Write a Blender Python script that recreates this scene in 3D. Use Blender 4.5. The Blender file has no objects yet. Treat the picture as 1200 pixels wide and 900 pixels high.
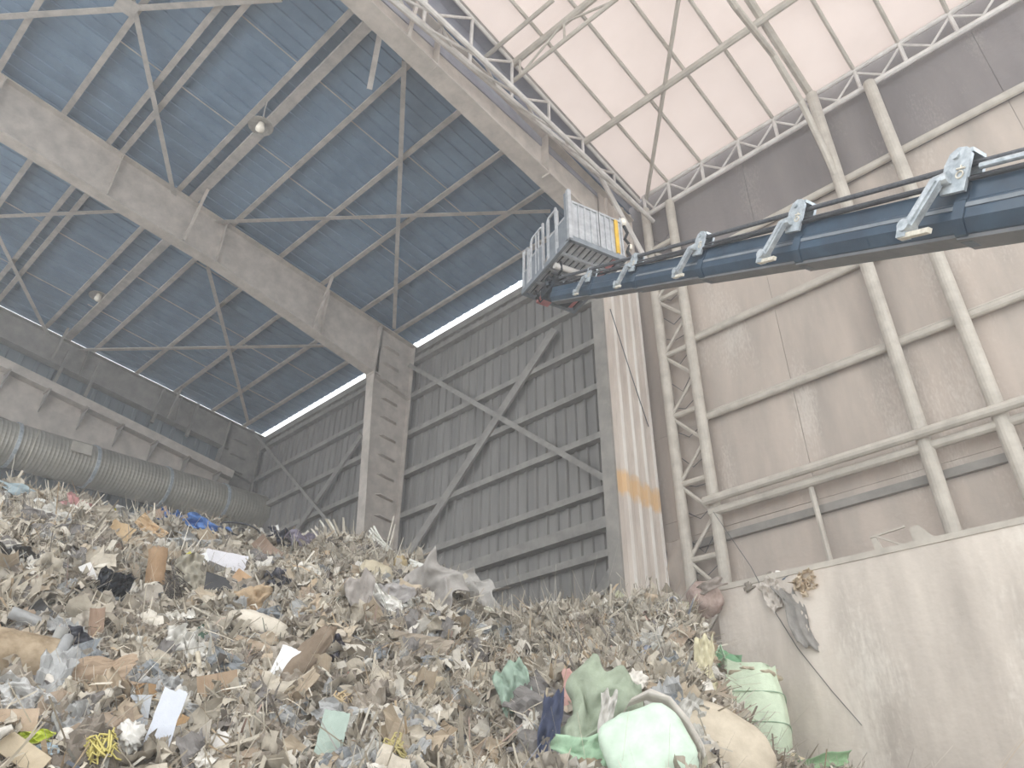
import bpy, math, random
import numpy as np
from mathutils import Vector, Matrix, noise as mnoise

# ------------------------------------------------------------------ camera, sky, light, exposure
scene = bpy.context.scene
COL = scene.collection
EYE = Vector((0.0, 0.0, 1.6))
FOC = 900.8
YAW, PITCH, ROLL = math.radians(42.702), math.radians(32.947), math.radians(0.358)
_cy, _sy, _cp, _sp = math.cos(YAW), math.sin(YAW), math.cos(PITCH), math.sin(PITCH)
_r0 = Vector((_cy, _sy, 0)); FWD = Vector((-_sy * _cp, _cy * _cp, _sp)); _u0 = _r0.cross(FWD)
RGT = math.cos(ROLL) * _r0 + math.sin(ROLL) * _u0
UPV = -math.sin(ROLL) * _r0 + math.cos(ROLL) * _u0
cam_data = bpy.data.cameras.new('camera')
cam = bpy.data.objects.new('camera', cam_data); COL.objects.link(cam)
cam_data.sensor_fit = 'HORIZONTAL'; cam_data.sensor_width = 36.0
cam_data.lens = 36.0 * FOC / 1200.0
cam_data.clip_start = 0.05; cam_data.clip_end = 500
cam.matrix_world = Matrix(((RGT.x, UPV.x, -FWD.x, EYE.x), (RGT.y, UPV.y, -FWD.y, EYE.y), (RGT.z, UPV.z, -FWD.z, EYE.z), (0, 0, 0, 1)))
scene.camera = cam

world = bpy.data.worlds.new('overcast_sky'); scene.world = world
world.use_nodes = True
_bg = world.node_tree.nodes['Background']
_bg.inputs['Color'].default_value = (0.93, 0.97, 1.0, 1)
_bg.inputs['Strength'].default_value = 1.55

sun_data = bpy.data.lights.new('hazy_sun', 'SUN'); sun_data.energy = 0.5; sun_data.angle = math.radians(35)
sun_data.color = (1.0, 0.93, 0.86)
sun = bpy.data.objects.new('hazy_sun', sun_data); COL.objects.link(sun)
sun.rotation_euler = (math.radians(42), 0, math.radians(38))

scene.view_settings.view_transform = 'Standard'
scene.view_settings.look = 'None'
scene.view_settings.gamma = 1.0
scene.view_settings.use_curve_mapping = False
scene.view_settings.exposure = 0.68
scene.cycles.use_denoising = True
scene.cycles.max_bounces = 8
scene.cycles.diffuse_bounces = 5
scene.cycles.transparent_max_bounces = 8
scene.cycles.volume_bounces = 1

rnd = random.Random(7)
PI = math.pi

# ------------------------------------------------------------------ helpers
def lin(c):
    return tuple(((v / 255.0) / 12.92 if v / 255.0 <= 0.04045 else ((v / 255.0 + 0.055) / 1.055) ** 2.4) for v in c)

def mat(name, rgb, rgb2=None, scale=3.0, rough=0.85, metal=0.0, detail=6.0, bump=0.0, bscale=25.0, streak=False, contrast=(0.35, 0.65), translucent=0.0, coat=0.0, spec=0.3):
    """dusty two-tone surface driven by object-space noise"""
    m = bpy.data.materials.new(name); m.use_nodes = True
    nt = m.node_tree; n = nt.nodes; l = nt.links
    b = n['Principled BSDF']
    b.inputs['Roughness'].default_value = rough; b.inputs['Metallic'].default_value = metal
    b.inputs['Specular IOR Level'].default_value = spec
    if coat: b.inputs['Coat Weight'].default_value = coat
    c1 = lin(rgb)
    if rgb2 is None:
        b.inputs['Base Color'].default_value = (*c1, 1)
    else:
        tc = n.new('ShaderNodeTexCoord'); mp = n.new('ShaderNodeMapping')
        l.new(tc.outputs['Object'], mp.inputs['Vector'])
        if streak: mp.inputs['Scale'].default_value = (1, 1, 0.22)
        nz = n.new('ShaderNodeTexNoise'); nz.inputs['Scale'].default_value = scale; nz.inputs['Detail'].default_value = detail
        nz.inputs['Roughness'].default_value = 0.62
        l.new(mp.outputs['Vector'], nz.inputs['Vector'])
        r = n.new('ShaderNodeValToRGB'); r.color_ramp.elements[0].position = contrast[0]; r.color_ramp.elements[1].position = contrast[1]
        r.color_ramp.elements[0].color = (*c1, 1); r.color_ramp.elements[1].color = (*lin(rgb2), 1)
        l.new(nz.outputs['Fac'], r.inputs['Fac']); l.new(r.outputs['Color'], b.inputs['Base Color'])
    if bump:
        tc2 = n.new('ShaderNodeTexCoord'); nb = n.new('ShaderNodeTexNoise'); nb.inputs['Scale'].default_value = bscale; nb.inputs['Detail'].default_value = 5
        l.new(tc2.outputs['Object'], nb.inputs['Vector'])
        bp = n.new('ShaderNodeBump'); bp.inputs['Strength'].default_value = bump; bp.inputs['Distance'].default_value = 0.03
        l.new(nb.outputs['Fac'], bp.inputs['Height']); l.new(bp.outputs['Normal'], b.inputs['Normal'])
    if translucent:
        tr = n.new('ShaderNodeBsdfTranslucent'); mx = n.new('ShaderNodeMixShader'); mx.inputs['Fac'].default_value = translucent
        if rgb2 is None: tr.inputs['Color'].default_value = (*c1, 1)
        else: l.new(r.outputs['Color'], tr.inputs['Color'])
        l.new(b.outputs['BSDF'], mx.inputs[1]); l.new(tr.outputs['BSDF'], mx.inputs[2])
        l.new(mx.outputs['Shader'], n['Material Output'].inputs['Surface'])
    return m

class MB:
    """collects shapes, then links them as one mesh object"""
    def __init__(s): s.v = []; s.f = []
    def add(s, vs, fs):
        o = len(s.v); s.v += [tuple(v) for v in vs]; s.f += [tuple(i + o for i in f) for f in fs]; return s
    def box(s, lo, hi):
        x0, y0, z0 = lo; x1, y1, z1 = hi
        return s.add([(x0, y0, z0), (x1, y0, z0), (x1, y1, z0), (x0, y1, z0), (x0, y0, z1), (x1, y0, z1), (x1, y1, z1), (x0, y1, z1)],
                     [(0, 3, 2, 1), (4, 5, 6, 7), (0, 1, 5, 4), (1, 2, 6, 5), (2, 3, 7, 6), (3, 0, 4, 7)])
    def hexa(s, p):   # eight corners ordered as in box
        return s.add(p, [(0, 3, 2, 1), (4, 5, 6, 7), (0, 1, 5, 4), (1, 2, 6, 5), (2, 3, 7, 6), (3, 0, 4, 7)])
    def sweep(s, a, b, prof, up=(0, 0, 1), closed=True, prof2=None):
        """extrude a 2-D profile (side, up) from a to b"""
        a = Vector(a); b = Vector(b); d = (b - a).normalized(); up = Vector(up)
        if abs(d.dot(up)) > 0.98: up = Vector((0, 1, 0))
        sd = d.cross(up).normalized(); u = sd.cross(d).normalized()
        k = len(prof); p2 = prof2 or prof
        vs = [a + sd * x + u * y for x, y in prof] + [b + sd * x + u * y for x, y in p2]
        fs = [(i, (i + 1) % k, k + (i + 1) % k, k + i) for i in range(k if closed else k - 1)]
        if closed: fs += [tuple(range(k - 1, -1, -1)), tuple(range(k, 2 * k))]
        return s.add(vs, fs)
    def bar(s, a, b, w, h=None, up=(0, 0, 1)):
        h = h or w
        return s.sweep(a, b, [(-w / 2, -h / 2), (w / 2, -h / 2), (w / 2, h / 2), (-w / 2, h / 2)], up)
    def tube(s, pts, r, n=8, caps=True):
        pts = [Vector(p) for p in pts]; rs = r if isinstance(r, (list, tuple)) else [r] * len(pts)
        vs = []; fs = []
        ref = None
        for i, p in enumerate(pts):
            d = (pts[min(i + 1, len(pts) - 1)] - pts[max(i - 1, 0)]).normalized()
            if ref is None or abs(ref.dot(d)) > 0.95:
                ref = Vector((0, 0, 1)) if abs(d.z) < 0.9 else Vector((0, 1, 0))
            sd = d.cross(ref).normalized(); ref = sd.cross(d).normalized()
            for k in range(n):
                a = 2 * PI * k / n
                vs.append(p + (sd * math.cos(a) + ref * math.sin(a)) * rs[i])
        for i in range(len(pts) - 1):
            for k in range(n):
                fs.append((i * n + k, i * n + (k + 1) % n, (i + 1) * n + (k + 1) % n, (i + 1) * n + k))
        if caps:
            fs.append(tuple(range(n - 1, -1, -1))); fs.append(tuple((len(pts) - 1) * n + k for k in range(n)))
        return s.add(vs, fs)
    def lathe(s, prof, origin=(0, 0, 0), n=20):
        o = Vector(origin); vs = []; k = len(prof); fs = []
        for i in range(n):
            a = 2 * PI * i / n
            vs += [(o.x + r * math.cos(a), o.y + r * math.sin(a), o.z + z) for r, z in prof]
        for i in range(n):
            for j in range(k - 1):
                fs.append((i * k + j, ((i + 1) % n) * k + j, ((i + 1) % n) * k + j + 1, i * k + j + 1))
        return s.add(vs, fs)
    def mesh(s, name, m=None, smooth=False):
        me = bpy.data.meshes.new(name); me.from_pydata(s.v, [], s.f); me.update()
        if m: me.materials.append(m)
        if smooth: me.polygons.foreach_set('use_smooth', [True] * len(me.polygons))
        return me
    def build(s, name, m, parent=None, smooth=False):
        return link(name, s.mesh(name, m, smooth), parent)

def link(name, me, parent=None):
    o = bpy.data.objects.new(name, me); COL.objects.link(o)
    if parent is not None: o.parent = parent
    return o
def tag(o, label=None, cat=None, group=None, kind=None):
    if label: o['label'] = label
    if cat: o['category'] = cat
    if group: o['group'] = group
    if kind: o['kind'] = kind
    return o
def empty(name, loc=(0, 0, 0)):
    o = bpy.data.objects.new(name, None); COL.objects.link(o); o.location = loc; o.empty_display_size = 0.2
    return o
def ray(px, py):
    return FWD + RGT * ((px - 600) / FOC) - UPV * ((py - 450) / FOC)
def at(px, py, **k):
    (a, v), = k.items(); i = 'xyz'.index(a); d = ray(px, py)
    return EYE + d * ((v - EYE[i]) / d[i])
RS = 0.073                                     # slope of the shed roof, falling towards the back wall
def roof_z(y): return 17.2 - RS * y            # underside of the purlins
TS = 0.13
def tent_z(y): return 16.95 + TS * (13.0 - y)  # underside of the tent membrane
def on_plane(px, py, z0, s, y0=0.0):
    d = ray(px, py); t = (z0 + s * y0 - EYE.z) / (d.z + s * d.y)
    return EYE + d * t

# ------------------------------------------------------------------ materials
M = {}
M['roof'] = mat('blue_roof_sheet', (116, 138, 160), (98, 119, 141), 1.2, 0.6, bump=0.1)
M['steel'] = mat('dusty_grey_steel', (190, 180, 171), (164, 156, 148), 2.5, 0.8)
M['steel_dark'] = mat('dusty_dark_steel', (146, 141, 135), (124, 121, 116), 2.5, 0.85)
M['purlin'] = mat('dusty_purlin_steel', (182, 175, 168), (154, 149, 144), 3.0, 0.8)
M['wallsheet'] = mat('dusty_grey_wall_sheet', (142, 139, 135), (116, 114, 112), 0.9, 0.8, streak=True)
M['girt'] = mat('dusty_girt_steel', (150, 146, 141), (128, 125, 121), 3.0, 0.8)
M['leftsheet'] = mat('blue_grey_wall_sheet', (118, 126, 130), (98, 106, 112), 1.0, 0.8, streak=True)
M['pipe'] = mat('dusty_white_pipe', (190, 183, 172), (168, 161, 151), 3.0, 0.7)
M['pipe_thin'] = mat('white_truss_pipe', (212, 207, 202), (185, 180, 175), 3.0, 0.6)
M['membrane'] = mat('white_tent_membrane', (214, 198, 190), (206, 190, 182), 0.7, 0.8, translucent=0.34)
M['fascia'] = mat('grey_fascia_sheet', (150, 150, 158), (130, 130, 140), 1.5, 0.8)
def stained(name, a, b, stain, thr=(.60, .74), sc=1.3, amt=.55, fine=26.0, streak=.3):
    m = mat(name, a, b, sc, 0.9, streak=True, detail=9, bump=0.25, bscale=9)
    nt = m.node_tree; n = nt.nodes; l = nt.links; p = n['Principled BSDF']; base = p.inputs['Base Color'].links[0].from_socket
    tc = n.new('ShaderNodeTexCoord'); mp = n.new('ShaderNodeMapping'); mp.inputs['Scale'].default_value = (1, 1, streak); mp.inputs['Location'].default_value = (3.7, 0, 8.1)
    l.new(tc.outputs['Object'], mp.inputs['Vector'])
    n1 = n.new('ShaderNodeTexNoise'); n1.inputs['Scale'].default_value = 1.1; n1.inputs['Detail'].default_value = 3; l.new(mp.outputs['Vector'], n1.inputs['Vector'])
    n2 = n.new('ShaderNodeTexNoise'); n2.inputs['Scale'].default_value = fine; n2.inputs['Detail'].default_value = 6; n2.inputs['Roughness'].default_value = .7; l.new(mp.outputs['Vector'], n2.inputs['Vector'])
    ad = n.new('ShaderNodeMath'); ad.operation = 'MULTIPLY_ADD'; ad.inputs[1].default_value = .55; l.new(n2.outputs['Fac'], ad.inputs[0])
    sc_ = n.new('ShaderNodeMath'); sc_.operation = 'MULTIPLY'; sc_.inputs[1].default_value = .75; l.new(n1.outputs['Fac'], sc_.inputs[0]); l.new(sc_.outputs[0], ad.inputs[2])
    mr = n.new('ShaderNodeMapRange'); mr.inputs['From Min'].default_value = thr[0]; mr.inputs['From Max'].default_value = thr[1]; mr.inputs['To Max'].default_value = amt; l.new(ad.outputs[0], mr.inputs['Value'])
    mx = n.new('ShaderNodeMix'); mx.data_type = 'RGBA'; l.new(mr.outputs[0], mx.inputs['Factor']); l.new(base, mx.inputs['A']); mx.inputs['B'].default_value = (*lin(stain), 1)
    l.new(mx.outputs['Result'], p.inputs['Base Color']); return m
M['canvas'] = stained('stained_wall_panel', (184, 171, 160), (160, 150, 141), (210, 203, 194), (.70, .84), amt=.45)
M['canvas_dark'] = stained('dark_wall_panel', (128, 121, 119), (112, 106, 106), (158, 150, 144), (.70, .86))  # darker tone for the wall panels above the top girt
M['concrete'] = stained('scraped_concrete', (212, 202, 191), (172, 163, 154), (230, 224, 214), (.70, .86), 1.1, .5, 16, .3)
M['ground'] = mat('dusty_concrete_ground', (196, 188, 176), (170, 162, 150), 1.0, 0.95, bump=0.3, bscale=4)
M['duct'] = mat('galvanised_duct', (168, 163, 152), (146, 141, 132), 1.5, 0.42, metal=0.3)
M['boom'] = mat('blue_black_boom_paint', (60, 80, 98), (48, 64, 80), 3.0, 0.32, coat=0.4, spec=0.5)
M['boom_under'] = mat('boom_underside_reflection', (120, 120, 122), (100, 102, 106), 3.0, 0.5)  # lighter grey stands in for the ground reflected on the underside
M['silver'] = mat('silver_bracket', (200, 206, 210), (158, 166, 172), 14.0, 0.4, metal=0.45)
M['cream'] = mat('cream_bracket_foot', (220, 214, 200), (185, 178, 165), 20.0, 0.5)
M['alu'] = mat('worn_aluminium', (196, 198, 200), (164, 166, 170), 6.0, 0.45, metal=0.4)
M['alu_dark'] = mat('grey_basket_sheet', (140, 146, 152), (120, 126, 132), 5.0, 0.5, metal=0.3)
M['black'] = mat('black_rubber', (38, 40, 44), (58, 60, 64), 8.0, 0.6)
M['black_machine'] = mat('black_oily_machinery', (44, 50, 56), (74, 80, 86), 12.0, 0.5, metal=0.3)
M['yellow'] = mat('yellow_paint', (226, 184, 60), (200, 160, 60), 8.0, 0.6)
M['red'] = mat('faded_red_board', (196, 126, 124), (170, 110, 110), 6.0, 0.7)
M['lampglass'] = mat('white_lamp_bulb', (236, 228, 214), None, rough=0.3)
M['lampshade'] = mat('grey_lamp_shade', (176, 172, 166), (150, 147, 142), 8.0, 0.4, metal=0.3)
M['wire'] = mat('pale_wire', (170, 168, 164), None, rough=0.6)
M['rope'] = mat('grey_steel_rope', (92, 94, 98), (70, 72, 76), 30.0, 0.6)

def clad_material(name='light_corrugated_cladding', ca=(204, 194, 184), cb_=(176, 165, 156)):
    m = mat(name, ca, cb_, 2.0, 0.6, streak=True)
    nt = m.node_tree; n = nt.nodes; l = nt.links; b = n['Principled BSDF']
    base = b.inputs['Base Color'].links[0].from_socket
    tc = n.new('ShaderNodeTexCoord'); sp = n.new('ShaderNodeSeparateXYZ'); l.new(tc.outputs['Object'], sp.inputs[0])
    nz = n.new('ShaderNodeTexNoise'); nz.inputs['Scale'].default_value = 5; l.new(tc.outputs['Object'], nz.inputs['Vector'])
    ma = n.new('ShaderNodeMath'); ma.operation = 'MULTIPLY_ADD'; ma.inputs[1].default_value = 0.35; l.new(nz.outputs['Fac'], ma.inputs[0]); l.new(sp.outputs['Z'], ma.inputs[2])
    r = n.new('ShaderNodeValToRGB'); e = r.color_ramp.elements
    mr = n.new('ShaderNodeMapRange'); mr.inputs['From Min'].default_value = 8.0; mr.inputs['From Max'].default_value = 9.2; l.new(ma.outputs[0], mr.inputs['Value'])
    e[0].position = 0.1; e[0].color = (0, 0, 0, 1); e[1].position = 0.24; e[1].color = (.75, .75, .75, 1)
    x = e.new(0.48); x.color = (.75, .75, .75, 1); x = e.new(0.62); x.color = (0, 0, 0, 1)
    l.new(mr.outputs[0], r.inputs['Fac'])
    mx = n.new('ShaderNodeMix'); mx.data_type = 'RGBA'; l.new(r.outputs['Color'], mx.inputs['Factor']); l.new(base, mx.inputs['A'])
    mx.inputs['B'].default_value = (*lin((204, 164, 108)), 1); l.new(mx.outputs['Result'], b.inputs['Base Color'])
    return m
M['clad'] = clad_material(); M['rib_white'] = clad_material('pale_rib', (232, 228, 222), (206, 198, 190))  # rib crests coloured paler than the sheet between them

# ------------------------------------------------------------------ floor
MB().box((-34, -14, -0.3), (10, 22, 0)).build('floor', M['ground'])['kind'] = 'structure'

# ------------------------------------------------------------------ back wall of the shed: sheets, girts, braces
def struct(name):
    o = empty(name); o['kind'] = 'structure'; return o
def rib_sheet_mesh(w, z0, z1, pitch, m, depth=0.035):
    """upright trapezoidal sheet, w wide along x, ribs standing out towards -y"""
    mb = MB(); k = int(round(w / pitch)); pr = []
    for i in range(k):
        x = i * pitch
        pr += [(x, 0), (x + pitch * .62, 0), (x + pitch * .7, -depth), (x + pitch * .9, -depth), (x + pitch * .98, 0)]
    pr.append((w, 0))
    n = len(pr)
    mb.add([(x, y, z0) for x, y in pr] + [(x, y, z1) for x, y in pr], [(i, i + 1, n + i + 1, n + i) for i in range(n - 1)])
    # thickness behind
    mb.add([(0, .03, z0), (w, .03, z0), (w, .03, z1), (0, .03, z1)], [(3, 2, 1, 0)])
    mb.add([(0, 0, z1), (w, 0, z1), (w, .03, z1), (0, .03, z1)], [(0, 1, 2, 3)])
    return mb.mesh('wall_sheet', m)

wb = struct('wall_back')
sheet = rib_sheet_mesh(0.96, 0, 16.33, 0.32, M['wallsheet'], 0.055)
x = -25.62
while x < -8.3:
    o = link('wall_sheet', sheet, wb); o.location = (x, 13.06, 0); x += 0.965
GZ = [15.68, 14.35, 13.0, 11.66, 10.32, 8.95, 7.47, 6.1, 4.8, 3.4]
def cgirt(mb, a, b, h=0.16, d=0.2, t=0.02):
    # channel: web, upper and lower flange towards the room
    mb.sweep(a, b, [(-d / 2, -h / 2), (d / 2, -h / 2), (d / 2, -h / 2 + t), (-d / 2 + t, -h / 2 + t), (-d / 2 + t, h / 2 - t), (d / 2, h / 2 - t), (d / 2, h / 2), (-d / 2, h / 2)])
for z in GZ:
    for xa, xb in ((-25.2, -16.45), (-16.25, -8.1)):
        mb = MB(); cgirt(mb, (xb, 12.93, z), (xa, 12.93, z)); mb.build('girt', M['girt'], wb)
MB().bar((-16.2, 12.9, 8.14), (-8.1, 12.9, 8.14), 0.24, 0.26).build('girt', M['girt'], wb)
MB().box((-25.3, 12.93, 16.02), (-8.1, 13.05, 16.26)).build('eave_angle', M['girt'], wb)
def brace_y(p, q, y, w, t, m, par=wb, y2=None):
    a = at(*p, y=y); b = at(*q, y=y2 or y)
    mb = MB(); mb.sweep(a, b, [(-w / 2, -t / 2), (w / 2, -t / 2), (w / 2, t / 2), (-w / 2, t / 2)], up=(0, 1, 0)); return mb.build('cross_brace', m, par)
brace_y((480, 428), (713, 563), 12.74, 0.14, 0.06, M['girt'])
brace_y((650, 386), (474, 657), 12.80, 0.26, 0.06, M['girt'])
brace_y((290, 498), (402, 632), 12.50, 0.10, 0.05, M['girt'])
brace_y((424, 510), (345, 625), 12.80, 0.22, 0.06, M['girt'])
brace_y((723, 662), (682, 730), 12.74, 0.24, 0.06, M['girt'])

# ------------------------------------------------------------------ left end wall
wl = struct('wall_left')
sheetl = rib_sheet_mesh(0.96, 0, 17.0, 0.48, M['leftsheet'], 0.04)
for i in range(17):
    y = 13.05 - 0.965 * i
    o = link('wall_sheet', sheetl, wl); o.rotation_euler = (0, 0, PI / 2); o.location = (-25.55, y - 0.965, 0)
    o.scale = (1, 1, (16.43 + RS * (13.0 - y)) / 17.0)
for z in (13.9, 12.4, 10.8, 9.0, 7.0):
    mb = MB(); cgirt(mb, (-25.4, 13, z), (-25.4, -2, z)); mb.build('girt', M['steel_dark'], wl)

# ------------------------------------------------------------------ ceiling of the shed: sheets, purlins, sag rods, cross braces
ce = struct('ceiling')
def roof_sheet_mesh(w, y0, y1, pitch, m):
    mb = MB(); k = int(round(w / pitch)); pr = []
    for i in range(k):
        x = i * pitch
        pr += [(x, 0), (x + pitch * .74, 0), (x + pitch * .79, .03), (x + pitch * .95, .03), (x + pitch, 0)]
    n = len(pr)
    def zz(y, dz): return roof_z(y) + 0.24 + dz
    mb.add([(x, y0, zz(y0, z)) for x, z in pr] + [(x, y1, zz(y1, z)) for x, z in pr], [(i, n + i, n + i + 1, i + 1) for i in range(n - 1)])
    mb.add([(0, y0, zz(y0, .06)), (w, y0, zz(y0, .06)), (w, y1, zz(y1, .06)), (0, y1, zz(y1, .06))], [(0, 1, 2, 3)])
    return mb.mesh('roof_sheet', m)
rsheet = roof_sheet_mesh(0.99, -6.0, 12.93, 0.33, M['roof'])
for i in range(18):
    o = link('roof_sheet', rsheet, ce); o.location = (-25.5 + i * 0.99, 0, 0)
PY = [12.0, 10.65, 9.12, 7.66, 6.1, 4.93, 4.5, 2.96, 2.6, 1.5, 0.0, -1.5, -3.0, -4.5]
def purlin(a, b, m, h=0.22, d=0.13, t=0.018):
    mb = MB(); mb.sweep(a, b, [(-d / 2, 0), (d / 2, 0), (d / 2, .05), (d / 2 - t, .05), (d / 2 - t, t), (-d / 2 + t, t), (-d / 2 + t, h), (-d / 2, h)])
    return mb.build('purlin', m, ce)
for y in PY:
    for xa, xb in ((-25.35, -16.3), (-16.3, -7.85)):
        z = roof_z(y)
        if y == 4.93:
            MB().bar((xa, y + (0.3 if xa < -20 else 0), z + .06), (xb, y + (0.3 if xa < -20 else 0), z + .06), 0.24, 0.1).build('purlin', M['purlin'], ce)
        else:
            purlin((xa, y, z), (xb, y, z), M['purlin'])
for xs in (-23.2, -20.7, -18.4, -13.6, -11.0):
    for i in range(len(PY) - 5):
        if PY[i] - PY[i + 1] < 1.0: continue
        dx = 0.0 if i % 2 else 0.28
        MB().tube([(xs + dx, PY[i], roof_z(PY[i]) + .1), (xs + dx, PY[i + 1], roof_z(PY[i + 1]) + .1)], 0.016, 5).build('sag_rod', M['purlin'], ce)
def rbrace(p, q, w=0.11, dz=-0.06):
    a = on_plane(*p, 17.2 + dz, RS); b = on_plane(*q, 17.2 + dz, RS)
    mb = MB(); mb.sweep(a, b, [(-w / 2, -w / 2), (w / 2, -w / 2), (w / 2, -w / 2 + .02), (-w / 2 + .02, -w / 2 + .02), (-w / 2 + .02, w / 2), (-w / 2, w / 2)])
    return mb.build('cross_brace', M['purlin'], ce)
rbrace((148, -40), (206, 235)); rbrace((-30, 20), (330, -3), 0.13); rbrace((240, 259), (645, 246)); rbrace((474, 70), (462, 384))
rbrace((-20, 253), (144, 246)); rbrace((-10, 258), (57, 392)); rbrace((92, 409), (390, 404)); rbrace((244, 312), (291, 494))
mb = MB(); a = on_plane(149, 7, 17.05, RS); mb.box((a.x - .2, a.y - .2, a.z - .01), (a.x + .2, a.y + .2, a.z + .01)); mb.build('gusset_plate', M['purlin'], ce)

# ------------------------------------------------------------------ portal frames (rafter + column)
def ibeam_frame(name, xw, label, y_in=-5.5, bottoms=None, col=True, fw=0.34, ribs=True, braces=((5.0, .75), (6.1, -.7), (9.1, .7)), m=M['steel'], colm=None):
    fr = empty(name, (xw, 12.8, 0)); tag(fr, label, 'steel frame'); off = Vector((-xw, -12.8, 0))
    def b(mb, n, mm=m):
        mb.v = [tuple(Vector(v) + off) for v in mb.v]; return mb.build(n, mm, fr)
    bt = bottoms or [(-5.5, 16.0), (6.0, 15.32), (11.3, 14.5)]
    def zb(y):
        for (ya, za), (yb, zb_) in zip(bt, bt[1:]):
            if y <= yb: return za + (zb_ - za) * (y - ya) / (yb - ya)
        return bt[-1][1]
    ys = [y_in, bt[1][0], 11.6]
    w = MB()
    for ya, yb in zip(ys, ys[1:]):
        w.hexa([(xw - .012, ya, zb(ya)), (xw + .012, ya, zb(ya)), (xw + .012, yb, zb(yb)), (xw - .012, yb, zb(yb)),
                (xw - .012, ya, roof_z(ya) - .02), (xw + .012, ya, roof_z(ya) - .02), (xw + .012, yb, roof_z(yb) - .02), (xw - .012, yb, roof_z(yb) - .02)])
    b(w, 'rafter_web')
    f = MB(); f.bar((xw, y_in, roof_z(y_in) - .03), (xw, 12.9, roof_z(12.9) - .03), fw, .03); b(f, 'top_flange')
    for ya, yb in zip(ys, ys[1:]):
        f = MB(); f.bar((xw, ya, zb(ya)), (xw, yb, zb(yb)), fw, .035); b(f, 'bottom_flange')
    for y in (-3, 0.2, 3.0, 5.95, 9.4):
        st = MB(); st.box((xw + .012, y, zb(y)), (xw + fw / 2, y + .02, roof_z(y) - .03)); b(st, 'stiffener')
    # flange braces from the lower flange up to the purlins
    for y, x2 in braces:
        st = MB(); st.bar((xw + (.15 if x2 > 0 else -.15), y, zb(y) + .05), (xw + x2, y, roof_z(y) + .03), .07); b(st, 'flange_brace')
    if col:
        cm = colm or m
        def yi(z): return 12.25 - (z / 14.4) * 0.9
        zt = roof_z(11.6) - .05
        w = MB(); w.hexa([(xw - .012, yi(0), 0), (xw + .012, yi(0), 0), (xw + .012, 12.82, 0), (xw - .012, 12.82, 0),
                          (xw - .012, yi(14.4), zt), (xw + .012, yi(14.4), zt), (xw + .012, 12.82, zt), (xw - .012, 12.82, zt)]); b(w, 'column_web', cm)
        f = MB(); f.bar((xw, yi(0), 0), (xw, yi(14.5), 14.5), fw, .035, up=(0, 1, 0)); b(f, 'column_flange', cm)
        f = MB(); f.bar((xw, 12.82, 0), (xw, 12.82, 16.2), fw, .03, up=(0, 1, 0)); b(f, 'column_flange', cm)
        f = MB(); f.bar((xw, 11.33, 14.45), (xw, 11.42, zt), fw + .06, .05, up=(0, 1, 0)); b(f, 'end_plate', cm)
        f = MB(); f.bar((xw + .09, 11.45, 14.45), (xw + .09, 12.82, 14.2), .16, .025); b(f, 'stiffener', cm)
        if ribs:
            for k in range(16):
                z = 15.7 - 0.62 * k; y0 = yi(z) + .42
                r_ = MB(); r_.hexa([(xw + .012, y0, z), (xw + .14, y0 + .08, z), (xw + .14, y0 + .55, z - .04), (xw + .012, y0 + .65, z - .04),
                                    (xw + .012, y0, z + .03), (xw + .14, y0 + .08, z + .03), (xw + .14, y0 + .55, z - .01), (xw + .012, y0 + .65, z - .01)])
                b(r_, 'stiffener', cm)
    return fr
ibeam_frame('portal_frame', -16.3, 'dusty grey steel portal frame with ribbed tapered column standing free in mid shed')
ibeam_frame('portal_frame', -25.28, 'dark steel end frame close against the left end wall above the duct', bottoms=[(-5.5, 16.6), (3.5, 15.94), (10.7, 15.2)], m=M['steel_dark'], colm=M['steel_dark'])
ibeam_frame('portal_frame', -7.8, 'pale dusty rafter frame carrying the roof edge beside the white tent', bottoms=[(-5.5, 16.3), (4.5, 15.54), (10.3, 15.02)], fw=0.44, col=False, braces=((5.2, .35), (6.2, -.55), (8.9, -.55)))

# clad pillar under that rafter
pl = empty('clad_pillar', (-7.9, 12.3, 0)); tag(pl, 'pillar wrapped in pale ribbed sheet with a faded orange band', 'pillar')
po = Vector((7.9, -12.3, 0))
def pb(mb, n, m, par=pl):
    mb.v = [tuple(Vector(v) + po) for v in mb.v]; return mb.build(n, m, par)
pb(MB().box((-8.07, 11.5, 0), (-7.86, 13.0, 15.1)), 'pillar_core', M['steel_dark'])
pb(MB().box((-8.09, 11.46, 5.2), (-7.79, 11.52, 15.15)), 'corner_flashing', M['steel_dark'])
def rib_panel_x(x, y0, y1, z0, z1, k, rw=.06, d=.05):
    """ribbed sheet facing +x"""
    p = (y1 - y0) / k; pr = []
    for i in range(k):
        y = y0 + i * p
        pr += [(x, y), (x, y + p - rw * 2), (x + d, y + p - rw * 1.6), (x + d, y + p - rw * .5), (x, y + p - rw * .1)]
    pr.append((x, y1)); n = len(pr); mb = MB()
    mb.add([(a, c, z0) for a, c in pr] + [(a, c, z1) for a, c in pr], [(i, i + 1, n + i + 1, n + i) for i in range(n - 1)])
    mb.add([(x - .03, y0, z0), (x - .03, y1, z0), (x - .03, y1, z1), (x - .03, y0, z1)], [(0, 3, 2, 1)])
    mb.add([(x - .03, y0, z1), (x - .03, y1, z1), (x, y1, z1), (x, y0, z1)], [(0, 1, 2, 3)])
    return mb
pb(rib_panel_x(-7.80, 11.5, 12.98, 4.9, 15.1, 4, .085, .08), 'cladding_sheet', M['clad'])
for k_ in range(4):
    p_ = (12.98 - 11.5) / 4; y_ = 11.5 + (k_ + 1) * p_ - .085 * 1.05
    pb(MB().box((-7.722, y_ - .05, 5.0), (-7.712, y_ + .045, 15.05)), 'rib_crest', M['rib_white'])
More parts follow.
